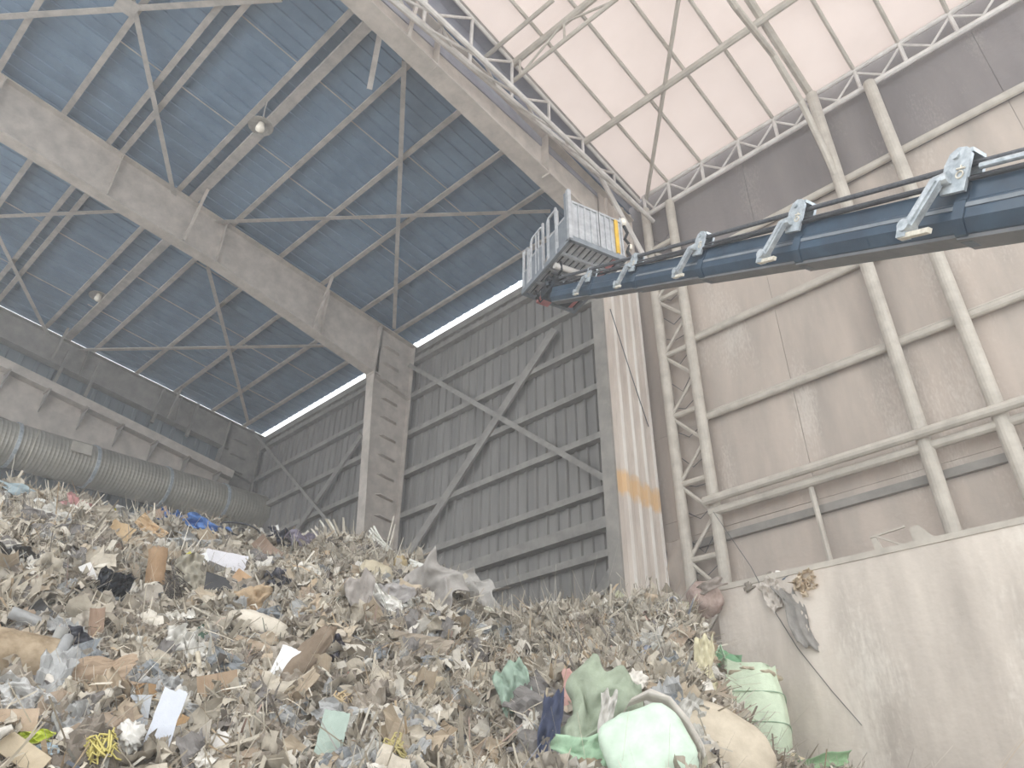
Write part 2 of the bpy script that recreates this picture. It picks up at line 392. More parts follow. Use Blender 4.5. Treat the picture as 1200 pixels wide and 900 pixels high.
pb(rib_panel_x(-7.72, 11.55, 12.98, 14.9, 16.5, 4), 'cladding_sheet', M['clad'])

# runway beam along the left wall
rb = empty('runway_beam', (-24.9, 8, 14)); tag(rb, 'long grey runway beam with triangular brackets above the round duct', 'beam')
ro = Vector((24.9, -8, -14))
def rbb(mb, n, m, par=rb):
    mb.v = [tuple(Vector(v) + ro) for v in mb.v]; return mb.build(n, m, par)
RA, RB = Vector((-24.9, 1.0, 15.3)), Vector((-24.9, 11.75, 14.12))
rbb(MB().bar(RA + Vector((.12, 0, -.12)), RB + Vector((.12, 0, -.1)), .3, .3), 'top_flange', M['steel'])
rbb(MB().bar(RA + Vector((-.1, 0, -.95)), RB + Vector((-.1, 0, -.8)), .08, 1.4), 'beam_web', M['steel'])
for k in range(9):
    t = .05 + k * .112; p = RA.lerp(RB, t) + Vector((0, 0, -.35))
    rbb(MB().add([p + Vector((-.06, 0, 0)), p + Vector((.5, 0, -.0)), p + Vector((-.06, 0, -.62)), p + Vector((-.06, .03, 0)), p + Vector((.5, .03, 0)), p + Vector((-.06, .03, -.62))],
                 [(0, 1, 2), (5, 4, 3), (0, 3, 4, 1), (1, 4, 5, 2), (2, 5, 3, 0)]), 'bracket', M['steel_dark'])
    rbb(MB().bar(p + Vector((-.02, -.02, .02)), p + Vector((.52, -.02, .02)), .08, .03), 'bracket_edge', M['steel'])
# hangers between end rafter and beam
for y in (5.3, 6.3, 8.6, 9.9):
    rbb(MB().bar((-25.05, y, 15.0), (-25.05, y + .1, 16.4), .1), 'hanger', M['steel_dark'])

# round ribbed duct
du = empty('ventilation_duct', (-24.3, 9, 12.5)); tag(du, 'large round spiral-ribbed ventilation duct running above the waste heap', 'duct')
do = Vector((24.3, -9, -12.5))
DA, DB = Vector((-23.95, 1.0, 11.9)), Vector((-24.5, 13.4, 12.88))
def dub(mb, n, m, smooth=False):
    mb.v = [tuple(Vector(v) + do) for v in mb.v]; return mb.build(n, m, du, smooth)
pts = []; rr = []
N = 330
for i in range(N + 1):
    pts.append(DA.lerp(DB, i / N)); rr.append(0.65 + (0.010 if i % 3 == 0 else 0.0))
dub(MB().tube(pts, rr, 36, caps=True), 'duct_pipe', M['duct'], False)
for t in (0.12, .29, .47, .66, .83):
    dub(MB().tube([DA.lerp(DB, t), DA.lerp(DB, t + .008)], .69, 36), 'joint_band', M['silver'])
p = at(146, 556, x=-23.55)
mb = MB(); dirv = (DB - DA).normalized()
for s_ in (0, 1):
    c = p + Vector((.03 * s_, 0, 0))
hat = Vector((1, 0, .35)).normalized()
up_ = hat.cross(dirv).normalized()
ctr = DA.lerp(DB, .43)
q = [ctr + hat * (.68 + .03 * k) + dirv * (a * .3) + (Vector((-.35, 0, 1)).normalized()) * (b_ * .2) for k in (0, 1) for a, b_ in ((-1, -1), (1, -1), (1, 1), (-1, 1))]
dub(MB().hexa(q), 'access_hatch', M['pipe'])

# ------------------------------------------------------------------ hanging lamps
def lamp(hook_px, shade_px, y, label):
    h = at(*hook_px, y=y); s = at(*shade_px, y=y)
    h.z = max(h.z, s.z + .4)
    t = empty('pendant_lamp', s); tag(t, label, 'lamp', 'pendant lamps under the blue roof')
    MB().lathe([(.03, .16), (.06, .15), (.10, .06), (.27, -.03), (.285, -.05), (.27, -.05), (.09, .045), (.0, .05)], n=24).build('lamp_shade', M['lampshade'], t, True)
    MB().lathe([(0, .05), (.07, .03), (.075, -.03), (.10, -.12), (.10, -.17), (.06, -.215), (0, -.225)], n=16).build('bulb', M['lampglass'], t, True)
    d = h - s
    MB().tube([(0, 0, .14), (d.x * .2 + .02, d.y * .2, d.z * .3), (d.x * .6 - .02, d.y * .6, d.z * .6), (d.x, d.y, d.z)], .014, 6).build('cord', M['wire'], t)
    ring = [(d.x + .09 * math.cos(a), d.y, d.z + .05 + .07 * math.sin(a)) for a in [i * PI / 5 for i in range(11)]]
    MB().tube(ring, .016, 6).build('hook', M['wire'], t)
lamp((314, 116), (306, 146), 4.55, 'round white lamp hanging by a cord under the blue roof near the mid frame')
lamp((126, 318), (116, 346), 5.0, 'round white lamp hanging under the blue roof close to the left end wall')
a = on_plane(446, 36, 17.15, RS); b = on_plane(433, 104, 16.9, RS)
tag(MB().bar(a, b, .12, .05).build('loose_angle', M['pipe_thin']), 'short white steel angle hanging loose from a purlin beside the pale rafter', 'steel angle')

# ------------------------------------------------------------------ tent hall on the right: membrane roof, trusses, posts, wall
tr = struct('tent_roof')
RX = [-7.25, -6.5, -5.52, -4.5, -3.55, -2.6, -1.6, -0.62, 0.4, 1.4, 2.4, 3.4, 4.4]
TY = [13.0, 10.65, 8.0, 5.3, 2.6, 0.0, -2.6, -5.2]
for i in range(len(RX) - 1):
    mb = MB(); g = 6
    x0, x1 = (RX[i] if i else -7.42), RX[i + 1]
    vs = []; fs = []
    ny = 24
    for j in range(ny + 1):
        y = 13.05 - j * (13.05 + 5.2) / ny
        for k in range(g + 1):
            u = k / g
            vs.append((x0 + (x1 - x0) * u, y, tent_z(y) + .06 + .04 * math.sin(PI * u)))
    for j in range(ny):
        for k in range(g):
            a0 = j * (g + 1) + k; fs.append((a0, a0 + 1, a0 + g + 2, a0 + g + 1))
    mb.add(vs, fs); mb.build('membrane_panel', M['membrane'], tr, True)
for xr in RX[1:]:
    r_ = .09 if abs(xr + 2.6) < .01 else .045
    MB().tube([(xr, 13.0, tent_z(13)), (xr, -5.2, tent_z(-5.2))], r_, 8).build('rafter_pipe', M['pipe'], tr)
for y in TY[1:]:
    MB().tube([(-7.4, y, tent_z(y) - .1), (4.4, y, tent_z(y) - .1)], .085, 8).build('purlin_pipe', M['pipe'], tr)
# trussed purlin
MB().tube([(-7.4, 8.0, tent_z(8) - .75), (4.4, 8.0, tent_z(8) - .75)], .05, 8).build('purlin_pipe', M['pipe'], tr)
k = 0; xx = -7.2
while xx < 4.3:
    MB().tube([(xx, 8.0, tent_z(8) - .1), (xx, 8, tent_z(8) - .75)], .03, 6).build('web_bar', M['pipe'], tr)
    MB().tube([(xx, 8.0, tent_z(8) - (.1 if k % 2 else .75)), (xx + 1.3, 8, tent_z(8) - (.75 if k % 2 else .1))], .03, 6).build('web_bar', M['pipe'], tr)
    xx += 1.3; k += 1
a = on_plane(558, 76, 16.75, TS, 13); b = on_plane(648, 0, 16.75, TS, 13)
MB().tube([a, b], .055, 8).build('brace_pipe', M['pipe'], tr)
for p, q in (((757, 236), (795, 0)),):
    a = on_plane(*p, 16.85, TS, 13); b = on_plane(*q, 16.85, TS, 13); c = a + (b - a) * 1.6
    MB().tube([a, c], .05, 8).build('brace_pipe', M['pipe'], tr)
# lower chord of the main tent truss at x=-2.6
lc = [at(*p, x=-2.6) for p in ((830, -40), (862, 8), (906, 64), (938, 118), (964, 172), (980, 208))]
MB().tube(lc, .07, 8).build('lower_chord', M['pipe'], tr)
MB().box((-7.80, 0, 16.2), (-7.76, 13.0, 17.4)).build('fascia_sheet', M['fascia'], tr)
MB().add([(-7.75, 13, 16.6), (-7.75, -5, 16.6), (-7.75, -5, tent_z(-5) + .1), (-7.75, 13, tent_z(13) + .1), (-7.79, 13, 16.6), (-7.79, -5, 16.6), (-7.79, -5, tent_z(-5) + .1), (-7.79, 13, tent_z(13) + .1)],
         [(0, 1, 2, 3), (7, 6, 5, 4), (0, 3, 7, 4), (3, 2, 6, 7)]).build('fascia_sheet', M['fascia'], tr)
MB().hexa([(-7.79, -5.2, tent_z(-5.2) + .02), (-7.40, -5.2, tent_z(-5.2) + .02), (-7.40, 13.1, tent_z(13.1) + .02), (-7.79, 13.1, tent_z(13.1) + .02), (-7.79, -5.2, tent_z(-5.2) + .1), (-7.40, -5.2, tent_z(-5.2) + .1), (-7.40, 13.1, tent_z(13.1) + .1), (-7.79, 13.1, tent_z(13.1) + .1)]).build('edge_band', M['fascia'], tr)
# edge rail with ties
MB().sweep((-7.42, 13.0, tent_z(13) + .03), (-7.42, -5, tent_z(-5) + .03), [(-.05, -.06), (.05, -.06), (.05, .06), (-.05, .06)]).build('edge_rail', M['steel_dark'], tr)

# side truss along the shed edge (three chords)
sd = empty('side_truss', (-7.3, 8, 16.5)); tag(sd, 'long white three-chord pipe truss along the pale rafter under the tent edge', 'truss')
so = Vector((7.3, -8, -16.5))
def sdb(mb, n, m=M['pipe_thin']):
    mb.v = [tuple(Vector(v) + so) for v in mb.v]; return mb.build(n, m, sd)
def stop(y): return Vector((-7.4, y, tent_z(y) - .1))
def sbot(y): return Vector((-7.4, y, 15.8 + (y - 4.57) * .09))
def smid(y): return Vector((-7.02, y, 15.82))
sdb(MB().tube([stop(2), stop(13)], .05, 8), 'top_chord'); sdb(MB().tube([sbot(2), sbot(12.95)], .075, 8), 'bottom_chord'); sdb(MB().tube([smid(2), smid(12.9)], .06, 8), 'mid_chord')
ys = [2.75 + 1.3 * i for i in range(8)]
for i, y in enumerate(ys):
    sdb(MB().tube([stop(y), sbot(y)], .04, 6), 'web_bar')
    if i + 1 < len(ys):
        y2 = ys[i + 1]
        sdb(MB().tube([smid(y), stop(y2)], .03, 6), 'web_bar')
        sdb(MB().tube([sbot(y), smid(y2)], .03, 6), 'web_bar')
        sdb(MB().tube([smid(y), sbot((y + y2) / 2 + .2)], .03, 6), 'web_bar')
sdb(MB().tube([sbot(11.2), at(760, 310, y=12.85)], .065, 8), 'knee_brace')

# eave truss above the right wall
et = empty('eave_truss', (-1.5, 13, 16.5)); tag(et, 'long pale pipe truss along the top of the stained right wall', 'truss')
eo = Vector((1.5, -13, -16.5))
def etb(mb, n, m=M['pipe_thin']):
    mb.v = [tuple(Vector(v) + eo) for v in mb.v]; return mb.build(n, m, et)
etb(MB().tube([(-7.3, 13, 16.93), (4.4, 13, 16.93)], .055, 8), 'top_chord')
etb(MB().tube([(-7.3, 12.95, 16.2), (4.4, 12.95, 16.2)], .065, 8), 'bottom_chord')
for i, xr in enumerate(RX):
    etb(MB().tube([(xr, 13, 16.93), (xr, 12.97, 16.2)], .045, 6), 'web_bar')
    if i + 1 < len(RX):
        x2 = RX[i + 1]
        etb(MB().tube([(xr, 13, 16.9 if i % 2 else 16.85), (x2 - .45, 12.97, 16.25)], .028, 6), 'web_bar')
        etb(MB().tube([(x2, 13, 16.85), (x2 - .6, 12.97, 16.22)], .028, 6), 'web_bar')

# lattice column
lcq = empty('lattice_column', (-6.9, 12.95, 0)); tag(lcq, 'pale two-pipe lattice column with zigzag lacing beside the clad pillar', 'column')
lo = Vector((6.9, -12.95, 0))
def lcb(mb, n, m=M['pipe']):
    mb.v = [tuple(Vector(v) + lo) for v in mb.v]; return mb.build(n, m, lcq)
XL, XR = -7.24, -6.52
lcb(MB().tube([(XL, 12.95, 0), (XL, 12.95, 16.4)], .115, 14), 'chord', M['pipe']); lcb(MB().tube([(XR, 12.95, 0), (XR, 12.95, 16.2)], .115, 14), 'chord', M['pipe'])
zs = [2.0 + 1.62 * i for i in range(9)]
for i, z in enumerate(zs):
    lcb(MB().tube([(XL, 12.95, z), (XR, 12.95, z - .02)], .065, 8), 'strut')
    if i + 1 < len(zs):
        mid = z + .81
        lcb(MB().tube([(XL, 12.95, z), (XR, 12.95, mid)], .042, 6), 'lacing'); lcb(MB().tube([(XR, 12.95, mid), (XL, 12.95, z + 1.62)], .042, 6), 'lacing')
for k in range(16):
    z = 6.0 + k * .62
    lcb(MB().tube([(XL + .1, 13.02, z), (XL + .3, 13.1, z - .15 + .1 * math.sin(k * 2.1)), (XR - .1, 13.05, z + .12 * math.sin(k))], .01, 4), 'wire', M['rope'])
for xq, z0, lab in ((-2.57, 16.85, 'thick pale round post standing under the bent roof truss at the right wall'), (-1.41, 16.2, 'thick pale round post nearest the crane side of the right wall')):
    tag(MB().tube([(xq, 12.9, 0), (xq, 12.9, 6.9), (xq, 12.9, 7.55), (xq, 12.9, z0)], .125, 16).build('pipe_post', M['pipe']), lab, 'post')
tag(MB().tube([at(948, 563, y=12.95), at(976, 668, y=12.95), at(976, 668, y=12.95) + Vector((0, 0, -6.0))], .05, 8).build('pipe_post', M['pipe']), 'thin pale pipe post hanging below the lowest girt beside the lattice column', 'post')

# right wall: panels and girts
wr = struct('wall_right')
PX = [-8.1, -7.24, -6.52, -4.6, -2.57, -1.41, 0.6, 2.6, 4.4]
PZ = [0, 4.0, 7.45, 7.85, 9.85, 11.9, 14.1, 16.6]
jr = random.Random(3)
for i in range(len(PX) - 1):
    for j in range(len(PZ) - 1):
        if PX[i] < -7.3 and PZ[j] > 16.4: continue
        d = jr.uniform(0, .015)
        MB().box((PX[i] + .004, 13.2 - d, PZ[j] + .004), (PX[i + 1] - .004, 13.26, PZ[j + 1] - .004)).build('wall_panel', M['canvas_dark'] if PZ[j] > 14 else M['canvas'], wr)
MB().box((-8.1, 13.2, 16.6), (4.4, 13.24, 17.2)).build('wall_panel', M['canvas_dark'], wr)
MB().box((-8.1, 13.265, 0), (4.4, 13.3, 17.2)).build('light_block_sheet', M['canvas_dark'], wr)  # added behind the panels to stop sky light leaking through their gaps
for z, r_ in ((9.85, .075), (11.9, .075), (14.1, .08)):
    MB().tube([(XR, 13.05, z), (4.4, 13.05, z)], r_, 10).build('girt_pipe', M['pipe'], wr)
    MB().tube([(XR, 13.12, z + .13), (4.4, 13.12, z + .13)], .04, 8).build('girt_pipe', M['pipe'], wr)
MB().tube([(XR - .1, 12.72, 7.86), (4.4, 12.72, 7.86)], .085, 10).build('girt_pipe', M['pipe'], wr)
MB().tube([(XR - .1, 12.9, 7.68), (4.4, 12.9, 7.68)], .085, 10).build('girt_pipe', M['pipe'], wr)
MB().box((-8.05, 13.1, 7.15), (4.4, 13.19, 7.3)).build('dark_rail', M['steel_dark'], wr)
# folded tarp at the foot of the narrow panel
tp = MB(); vs = []; fs = []
for j in range(11):
    for k in range(9):
        u, v = k / 8, j / 10
        p0 = Vector((-7.78 + u * .5, 13.0 + .10 * math.sin(u * 4 + v * 14), 7.4 - 1.9 * v - .55 * u * v)); vs.append(p0)
for j in range(10):
    for k in range(8):
        a0 = j * 9 + k; fs.append((a0, a0 + 9, a0 + 10, a0 + 1))
tag(tp.add(vs, fs).build('tarpaulin', M['canvas'], None, True), 'grey folded tarpaulin sagging between the clad pillar and lattice column', 'tarpaulin')

# ------------------------------------------------------------------ concrete push wall
cw = MB()
cw.hexa([(-6.02, 11.5, 0), (6, 11.5, 0), (6, 12.0, 0), (-6.02, 12.0, 0), (-6.02, 11.5, 5.66), (6, 11.5, 5.5), (6, 12.0, 5.5), (-6.02, 12.0, 5.66)])
cwo = cw.build('concrete_wall', M['concrete']); cwo['kind'] = 'structure'
MB().bar((-6.02, 11.56, 5.69), (6, 11.56, 5.53), .16, .09).build('coping_strip', M['pipe'], cwo)

# ------------------------------------------------------------------ dusty air in the hall
hz = bpy.data.materials.new('dusty_air'); hz.use_nodes = True
hn = hz.node_tree.nodes; hn.remove(hn['Principled BSDF'])
vs_ = hn.new('ShaderNodeVolumeScatter'); vs_.inputs['Density'].default_value = 0.0062; vs_.inputs['Color'].default_value = (.96, .97, 1, 1); vs_.inputs['Anisotropy'].default_value = 0.3
hz.node_tree.links.new(vs_.outputs['Volume'], hn['Material Output'].inputs['Volume'])
hb = MB().box((-25.2, -6, 0.02), (6, 13.0, 19.5)).build('dust_haze', hz); hb['kind'] = 'stuff'
tag(hb, 'thin pale dust haze hanging in the air of the hall', 'haze')

# ------------------------------------------------------------------ crane boom with hose brackets
bT = EYE + ray(652, 347) * 13.2; bQ = EYE + ray(1200, 243) * 5.9
bA = (bT - bQ).normalized()                       # towards the tip
bS = bA.cross(Vector((0, 0, 1))).normalized()
if bS.dot(EYE - bQ) < 0: bS = -bS                 # side that faces the yard
bU = bS.cross(bA); bU = bU if bU.z > 0 else -bU
blen = (bT - bQ).length
boom = empty('crane_boom', bQ - bA * 6); tag(boom, 'long blue-black telescopic crane boom carrying the work basket', 'crane boom')
bo = -(bQ - bA * 6)
def bmb(mb, n, m, smooth=False, par=None):
    mb.v = [tuple(Vector(v) + bo) for v in mb.v]; return mb.build(n, m, par or boom, smooth)
def BP(t, s, u): return bQ + bA * t + bS * s + bU * u
def boom_t(px, py):      # distance along the boom axis nearest to a line of sight
    d = ray(px, py).normalized(); w = bQ - EYE
    b = bA.dot(d); return (b * d.dot(w) - bA.dot(w)) / (1 - b * b)
heads = [boom_t(697, 339), boom_t(750, 325), boom_t(829, 305), boom_t(944, 278), boom_t(1135, 232)]
sizes = [0.25, 0.275, 0.305, 0.35, 0.40, 0.45]
starts = [blen] + heads
def boom_profile(w):
    return [(-.44 * w, .5 * w), (.44 * w, .5 * w), (.44 * w, .14 * w), (.47 * w, .10 * w), (.47 * w, -.22 * w), (.30 * w, -.44 * w), (.12 * w, -.5 * w), (-.12 * w, -.5 * w), (-.30 * w, -.44 * w), (-.47 * w, -.22 * w), (-.47 * w, .10 * w), (-.44 * w, .14 * w)]
for i, w in enumerate(sizes):
    t1 = starts[i]; t0 = (starts[i + 1] - .5) if i + 1 < len(starts) else -6.0
    mb = MB()
    pr = boom_profile(w); k = len(pr)
    vs = [BP(t0, s, u) for s, u in pr] + [BP(t1, s, u) for s, u in pr]
    mb.add(vs, [(j, (j + 1) % k, k + (j + 1) % k, k + j) for j in range(k)] + [tuple(range(k)), tuple(range(2 * k - 1, k - 1, -1))])
    o = bmb(mb, 'boom_section', M['boom'])
    # pale strip painting the ledge highlight, grey strip painting the underside's ground reflection
    mb = MB()
    mb.hexa([BP(t0, .475 * w, -.02 * w), BP(t1, .475 * w, -.02 * w), BP(t1, .49 * w, -.02 * w), BP(t0, .49 * w, -.02 * w),
             BP(t0, .475 * w, .06 * w), BP(t1, .475 * w, .06 * w), BP(t1, .49 * w, .06 * w), BP(t0, .49 * w, .06 * w)])
    if i > 1: bmb(mb, 'highlight_strip', M['alu_dark'])
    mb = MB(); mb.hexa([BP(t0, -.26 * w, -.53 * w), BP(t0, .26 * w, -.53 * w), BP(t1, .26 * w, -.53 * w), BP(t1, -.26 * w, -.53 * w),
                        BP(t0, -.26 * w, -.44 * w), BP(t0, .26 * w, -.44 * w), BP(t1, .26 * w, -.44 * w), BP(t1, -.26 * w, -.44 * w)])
    bmb(mb, 'reflection_strip', M['boom_under'])
    if i > 0:   # collar at the head of the section
        mb = MB(); p1 = boom_profile(w * 1.07)
        vs = [BP(t1 - .10, s, u) for s, u in p1] + [BP(t1, s, u) for s, u in p1]
        mb.add(vs, [(j, (j + 1) % k, k + (j + 1) % k, k + j) for j in range(k)] + [tuple(range(k)), tuple(range(2 * k - 1, k - 1, -1))])
        bmb(mb, 'head_collar', M['boom'])
for i, t in enumerate(heads):
    w = sizes[i + 1]; q = w / .42
    br = empty('hose_bracket', (0, 0, 0)); br.parent = boom
    def P_(a, s, u): return BP(t + a * q, .5 * w + s * q, u * q)
    # upright cheek plate with rounded top
    prof = [(-.10, .10), (.10, .10), (.11, .34), (.08, .43), (.02, .47), (-.05, .46), (-.10, .40)]
    for s0, s1 in ((.02, .05), (-.13, -.10)):
        vs = [P_(a, s0, u) for a, u in prof] + [P_(a, s1, u) for a, u in prof]; n_ = len(prof)
        bmb(MB().add(vs, [tuple(range(n_)), tuple(range(2 * n_ - 1, n_ - 1, -1))] + [(j, (j + 1) % n_, n_ + (j + 1) % n_, n_ + j) for j in range(n_)]), 'cheek_plate', M['silver'], par=br)
    bmb(MB().hexa([P_(-.10, -.12, .42), P_(.07, -.12, .42), P_(.07, .03, .42), P_(-.10, .03, .42), P_(-.09, -.12, .455), P_(.05, -.12, .455), P_(.05, .03, .455), P_(-.09, .03, .455)]), 'bridge', M['silver'], par=br)
    bmb(MB().tube([P_(.02, .05, .40), P_(.02, .075, .40)], .03 * q, 10), 'bolt', M['silver'], par=br)
    bmb(MB().tube([P_(.13, .08, .20), P_(.02, .08, .22)], .05 * q, 10), 'hinge', M['silver'], par=br)
    # long arm hanging across the flank, a knuckle and a foot
    a0, a1 = P_(.10, .10, .20), P_(.25, .13, -.17)
    bmb(MB().sweep(a0, a1, [(-.045 * q, -.03 * q), (.045 * q, -.03 * q), (.045 * q, .03 * q), (-.045 * q, .03 * q)], up=bS), 'arm', M['silver'], par=br)
    bmb(MB().sweep(P_(.10, .135, .19), P_(.24, .165, -.16), [(-.018 * q, -.012 * q), (.018 * q, -.012 * q), (.018 * q, .012 * q), (-.018 * q, .012 * q)], up=bS), 'arm_rib', M['silver'], par=br)
    bmb(MB().tube([P_(.25, .08, -.16), P_(.25, .2, -.16)], .05 * q, 12), 'knuckle', M['silver'], par=br)
    bmb(MB().sweep(P_(.27, .14, -.17), P_(.265, .14, -.25), [(-.04 * q, -.04 * q), (.04 * q, -.04 * q), (.04 * q, .04 * q), (-.04 * q, .04 * q)], up=bS), 'knuckle_link', M['silver'], par=br)
    bmb(MB().sweep(P_(.30, .14, -.235), P_(.0, .19, -.245), [(-.02 * q, -.02 * q), (.02 * q, -.02 * q), (.02 * q, .02 * q), (-.02 * q, .02 * q)], up=bS), 'foot', M['cream'], par=br)
    # raised maker's mark: a ring under a short bar
    ring = [P_(-.04 + .028 * math.cos(g), .055, .235 + .028 * math.sin(g)) for g in [j * PI / 6 for j in range(13)]]
    bmb(MB().tube(ring, .007 * q, 5).tube([P_(-.005, .055, .285), P_(-.075, .055, .285)], .008 * q, 5).tube([P_(-.04, .055, .285), P_(-.04, .055, .31)], .007 * q, 5), 'raised_mark', M['cream'], par=br)
for s, u, r_, m in ((.16, .40, .026, 'rope'), (.14, .30, .012, 'rope'), (-.05, .40, .02, 'black')):
    pts = []
    for t in ([-6.0] + [x for x in reversed(heads)] + [blen - .3]):
        kx = max(0.6, min(1.0, .6 + .4 * (blen - t) / blen)); pts.append(BP(t, s, u * kx))
    bmb(MB().tube(pts, r_, 8), 'rope', M[m])
bmb(MB().tube([BP(-6, .2, .36), BP(heads[-1] - .15, .2, .33)], .028, 10), 'hydraulic_pipe', M['silver'])
pts = [BP(-6, .25, .22), BP(heads[-1], .24, .215), BP(heads[-2], .21, .19), BP(heads[-3], .19, .165), BP(heads[-4], .17, .15)]
bmb(MB().tube(pts, .02, 8), 'hose', M['black'])

# ------------------------------------------------------------------ work basket
kA = at(668.5, 279, z=11.0); kB = at(731, 304, z=11.0); kC = at(605, 339, z=11.0)
e1 = (kB - kA); L1 = e1.length; e1.normalize(); e2 = (kC - kA); L2 = e2.length
e2 = (e2 - e1 * e2.dot(e1)).normalized()
bk = empty('work_basket', kA); tag(bk, 'grey metal work basket with railings held up on the boom tip', 'basket')
bk.matrix_world = Matrix(((e1.x, e2.x, 0, kA.x), (e1.y, e2.y, 0, kA.y), (0, 0, 1, kA.z), (0, 0, 0, 1)))
if Vector((0, 0, 1)).dot(e1.cross(e2)) < 0: pass
def kb(mb, n, m, par=None): return mb.build(n, m, par or bk)
H = 0.89
# floor rim
for lo, hi in (((-.03, -.03, -.06), (L1 + .03, .03, .05)), ((-.03, L2 - .03, -.06), (L1 + .03, L2 + .03, .05)), ((-.03, 0, -.06), (.03, L2, .05)), ((L1 - .03, 0, -.06), (L1 + .03, L2, .05))):
    kb(MB().box(lo, hi), 'floor_rim', M['alu_dark'])
npk = 9
for i in range(npk):
    x0 = .04 + i * (L1 - .08) / npk
    kb(MB().box((x0, .03, 0), (x0 + (L1 - .08) / npk - .035, L2 - .03, .03)), 'floor_plank', M['red'] if i == npk - 1 else M['alu'])
kb(MB().box((.03, .03, .03), (L1 - .03, L2 - .03, .045)), 'floor_liner', M['black_machine'])
for y in (.36, .80, 1.25):
    kb(MB().box((.02, y, -.05), (L1 - .02, y + .05, 0)), 'floor_beam', M['alu'])
# side facing the tent (edge A-B): two ribbed sheets, yellow strip
for x0, x1 in ((.03, L1 * .53), (L1 * .55, L1)):
    p = kb(MB().box((x0, -.015, .05), (x1, .0, H - .02)), 'side_sheet', M['alu'])
    n_ = 4
    for j in range(n_ + 1):
        xx = x0 + (x1 - x0 - .03) * j / n_
        kb(MB().box((xx, -.04, .05), (xx + .03, -.015, H)), 'sheet_rib', M['alu'], p)
    kb(MB().box((x0, -.045, H - .03), (x1, .01, H + .015)), 'top_rail', M['alu'], p)
kb(MB().box((L1 - .17, -.05, .06), (L1 - .10, -.02, H - .02)), 'yellow_strip', M['yellow'])
kb(MB().box((-.05, -.05, -.04), (.02, .02, 1.16)), 'corner_post', M['alu'])
kb(MB().box((-.05, .03, -.02), (-.01, .09, 1.13)), 'corner_post', M['alu_dark'])
def rail_frame(y0, y1, zt, mids, sheet_to):
    f = empty('rail_frame'); f.parent = bk
    r_ = .028
    MB().tube([(0, y0, 0), (0, y0, zt - .08), (0, y0 + .06, zt), (0, y1 - .06, zt), (0, y1, zt - .08), (0, y1, 0)], r_, 8).build('rail_hoop', M['alu'], f)
    for yy in mids: MB().tube([(0, yy, .05), (0, yy, zt)], r_ * .7, 8).build('upright', M['alu'], f)
    MB().tube([(0, y0, sheet_to), (0, y1, sheet_to)], r_ * .8, 8).build('mid_rail', M['alu'], f)
    MB().box((-.008, y0, .04), (.008, y1, sheet_to)).build('kick_sheet', M['alu_dark'], f)
    return f
rail_frame(.40, .74, 1.08, [.70], .58)
rail_frame(.92, 1.36, 1.08, [1.08, 1.18], .62)
rail_frame(1.44, L2 - .02, .98, [1.5], .45)
kb(MB().box((-.008, .06, .04), (.008, .38, .62)), 'gate_sheet', M['alu_dark'])
kb(MB().tube([(0, .06, .62), (0, .40, .62)], .022, 8), 'gate_rail', M['alu'])
for y in (.42, .88):
    kb(MB().box((-.04, y - .02, -.03), (.0, y + .02, 1.1)), 'gate_post', M['alu'])
for y0, y1 in ((.1, .85), (.9, L2 - .05)):
    p = kb(MB().box((L1 - .012, y0, .05), (L1 + .0, y1, .75)), 'side_sheet', M['alu'])
kb(MB().tube([(L1, 0, 0), (L1, 0, 1.0), (L1, L2, 1.0), (L1, L2, 0)], .026, 8), 'rail_hoop', M['alu'])
kb(MB().tube([(0, L2, 0), (0, L2, 1.0), (L1, L2, 1.0), (L1, L2, 0)], .026, 8), 'rail_hoop', M['alu'])
kb(MB().box((0, L2 - .008, .05), (L1, L2 + .008, .55)), 'side_sheet', M['alu_dark'])
# mounting under the floor
mt = empty('mounting'); mt.parent = bk
MB().box((.22, .92, -.26), (.80, 1.40, -.05)).build('mount_block', M['black_machine'], mt)
MB().box((.14, .98, -.12), (.9, 1.08, -.05)).build('mount_plate', M['black_machine'], mt)
MB().tube([(.06, .64, -.10), (.74, .60, -.10)], .06, 12).build('pale_cylinder', M['pipe_thin'], mt)
jr = random.Random(5)
for i in range(12):
    a = Vector((jr.uniform(.1, .85), jr.uniform(.62, 1.45), -.07)); b = a + Vector((jr.uniform(-.25, .25), jr.uniform(-.25, .25), jr.uniform(-.22, -.04))); c = b + Vector((jr.uniform(-.2, .2), jr.uniform(-.2, .2), jr.uniform(0, .15)))
    MB().tube([a, (a + b) / 2 + Vector((.03, 0, -.05)), b, c], jr.uniform(.014, .035), 7).build('hose', M['black'] if i % 3 else M['silver'], mt)
for x_, y_ in ((.2, 1.1), (.8, 1.1), (.35, 1.4)):
    MB().lathe([(0, -.2), (.05, -.2), (.06, -.16), (.06, -.06), (0, -.06)], (x_, y_, 0), 12).build('hydraulic_motor', M['black_machine'], mt)
tip_local = bk.matrix_world.inverted() @ (bT + bA * .1)
MB().tube([tip_local, Vector((.5, 1.2, -.18))], .10, 10).build('knuckle_link', M['black_machine'], mt)
MB().box((.3, 1.5, -.12), (.55, L2 + .04, -.06)).build('red_bracket', M['red'], mt)
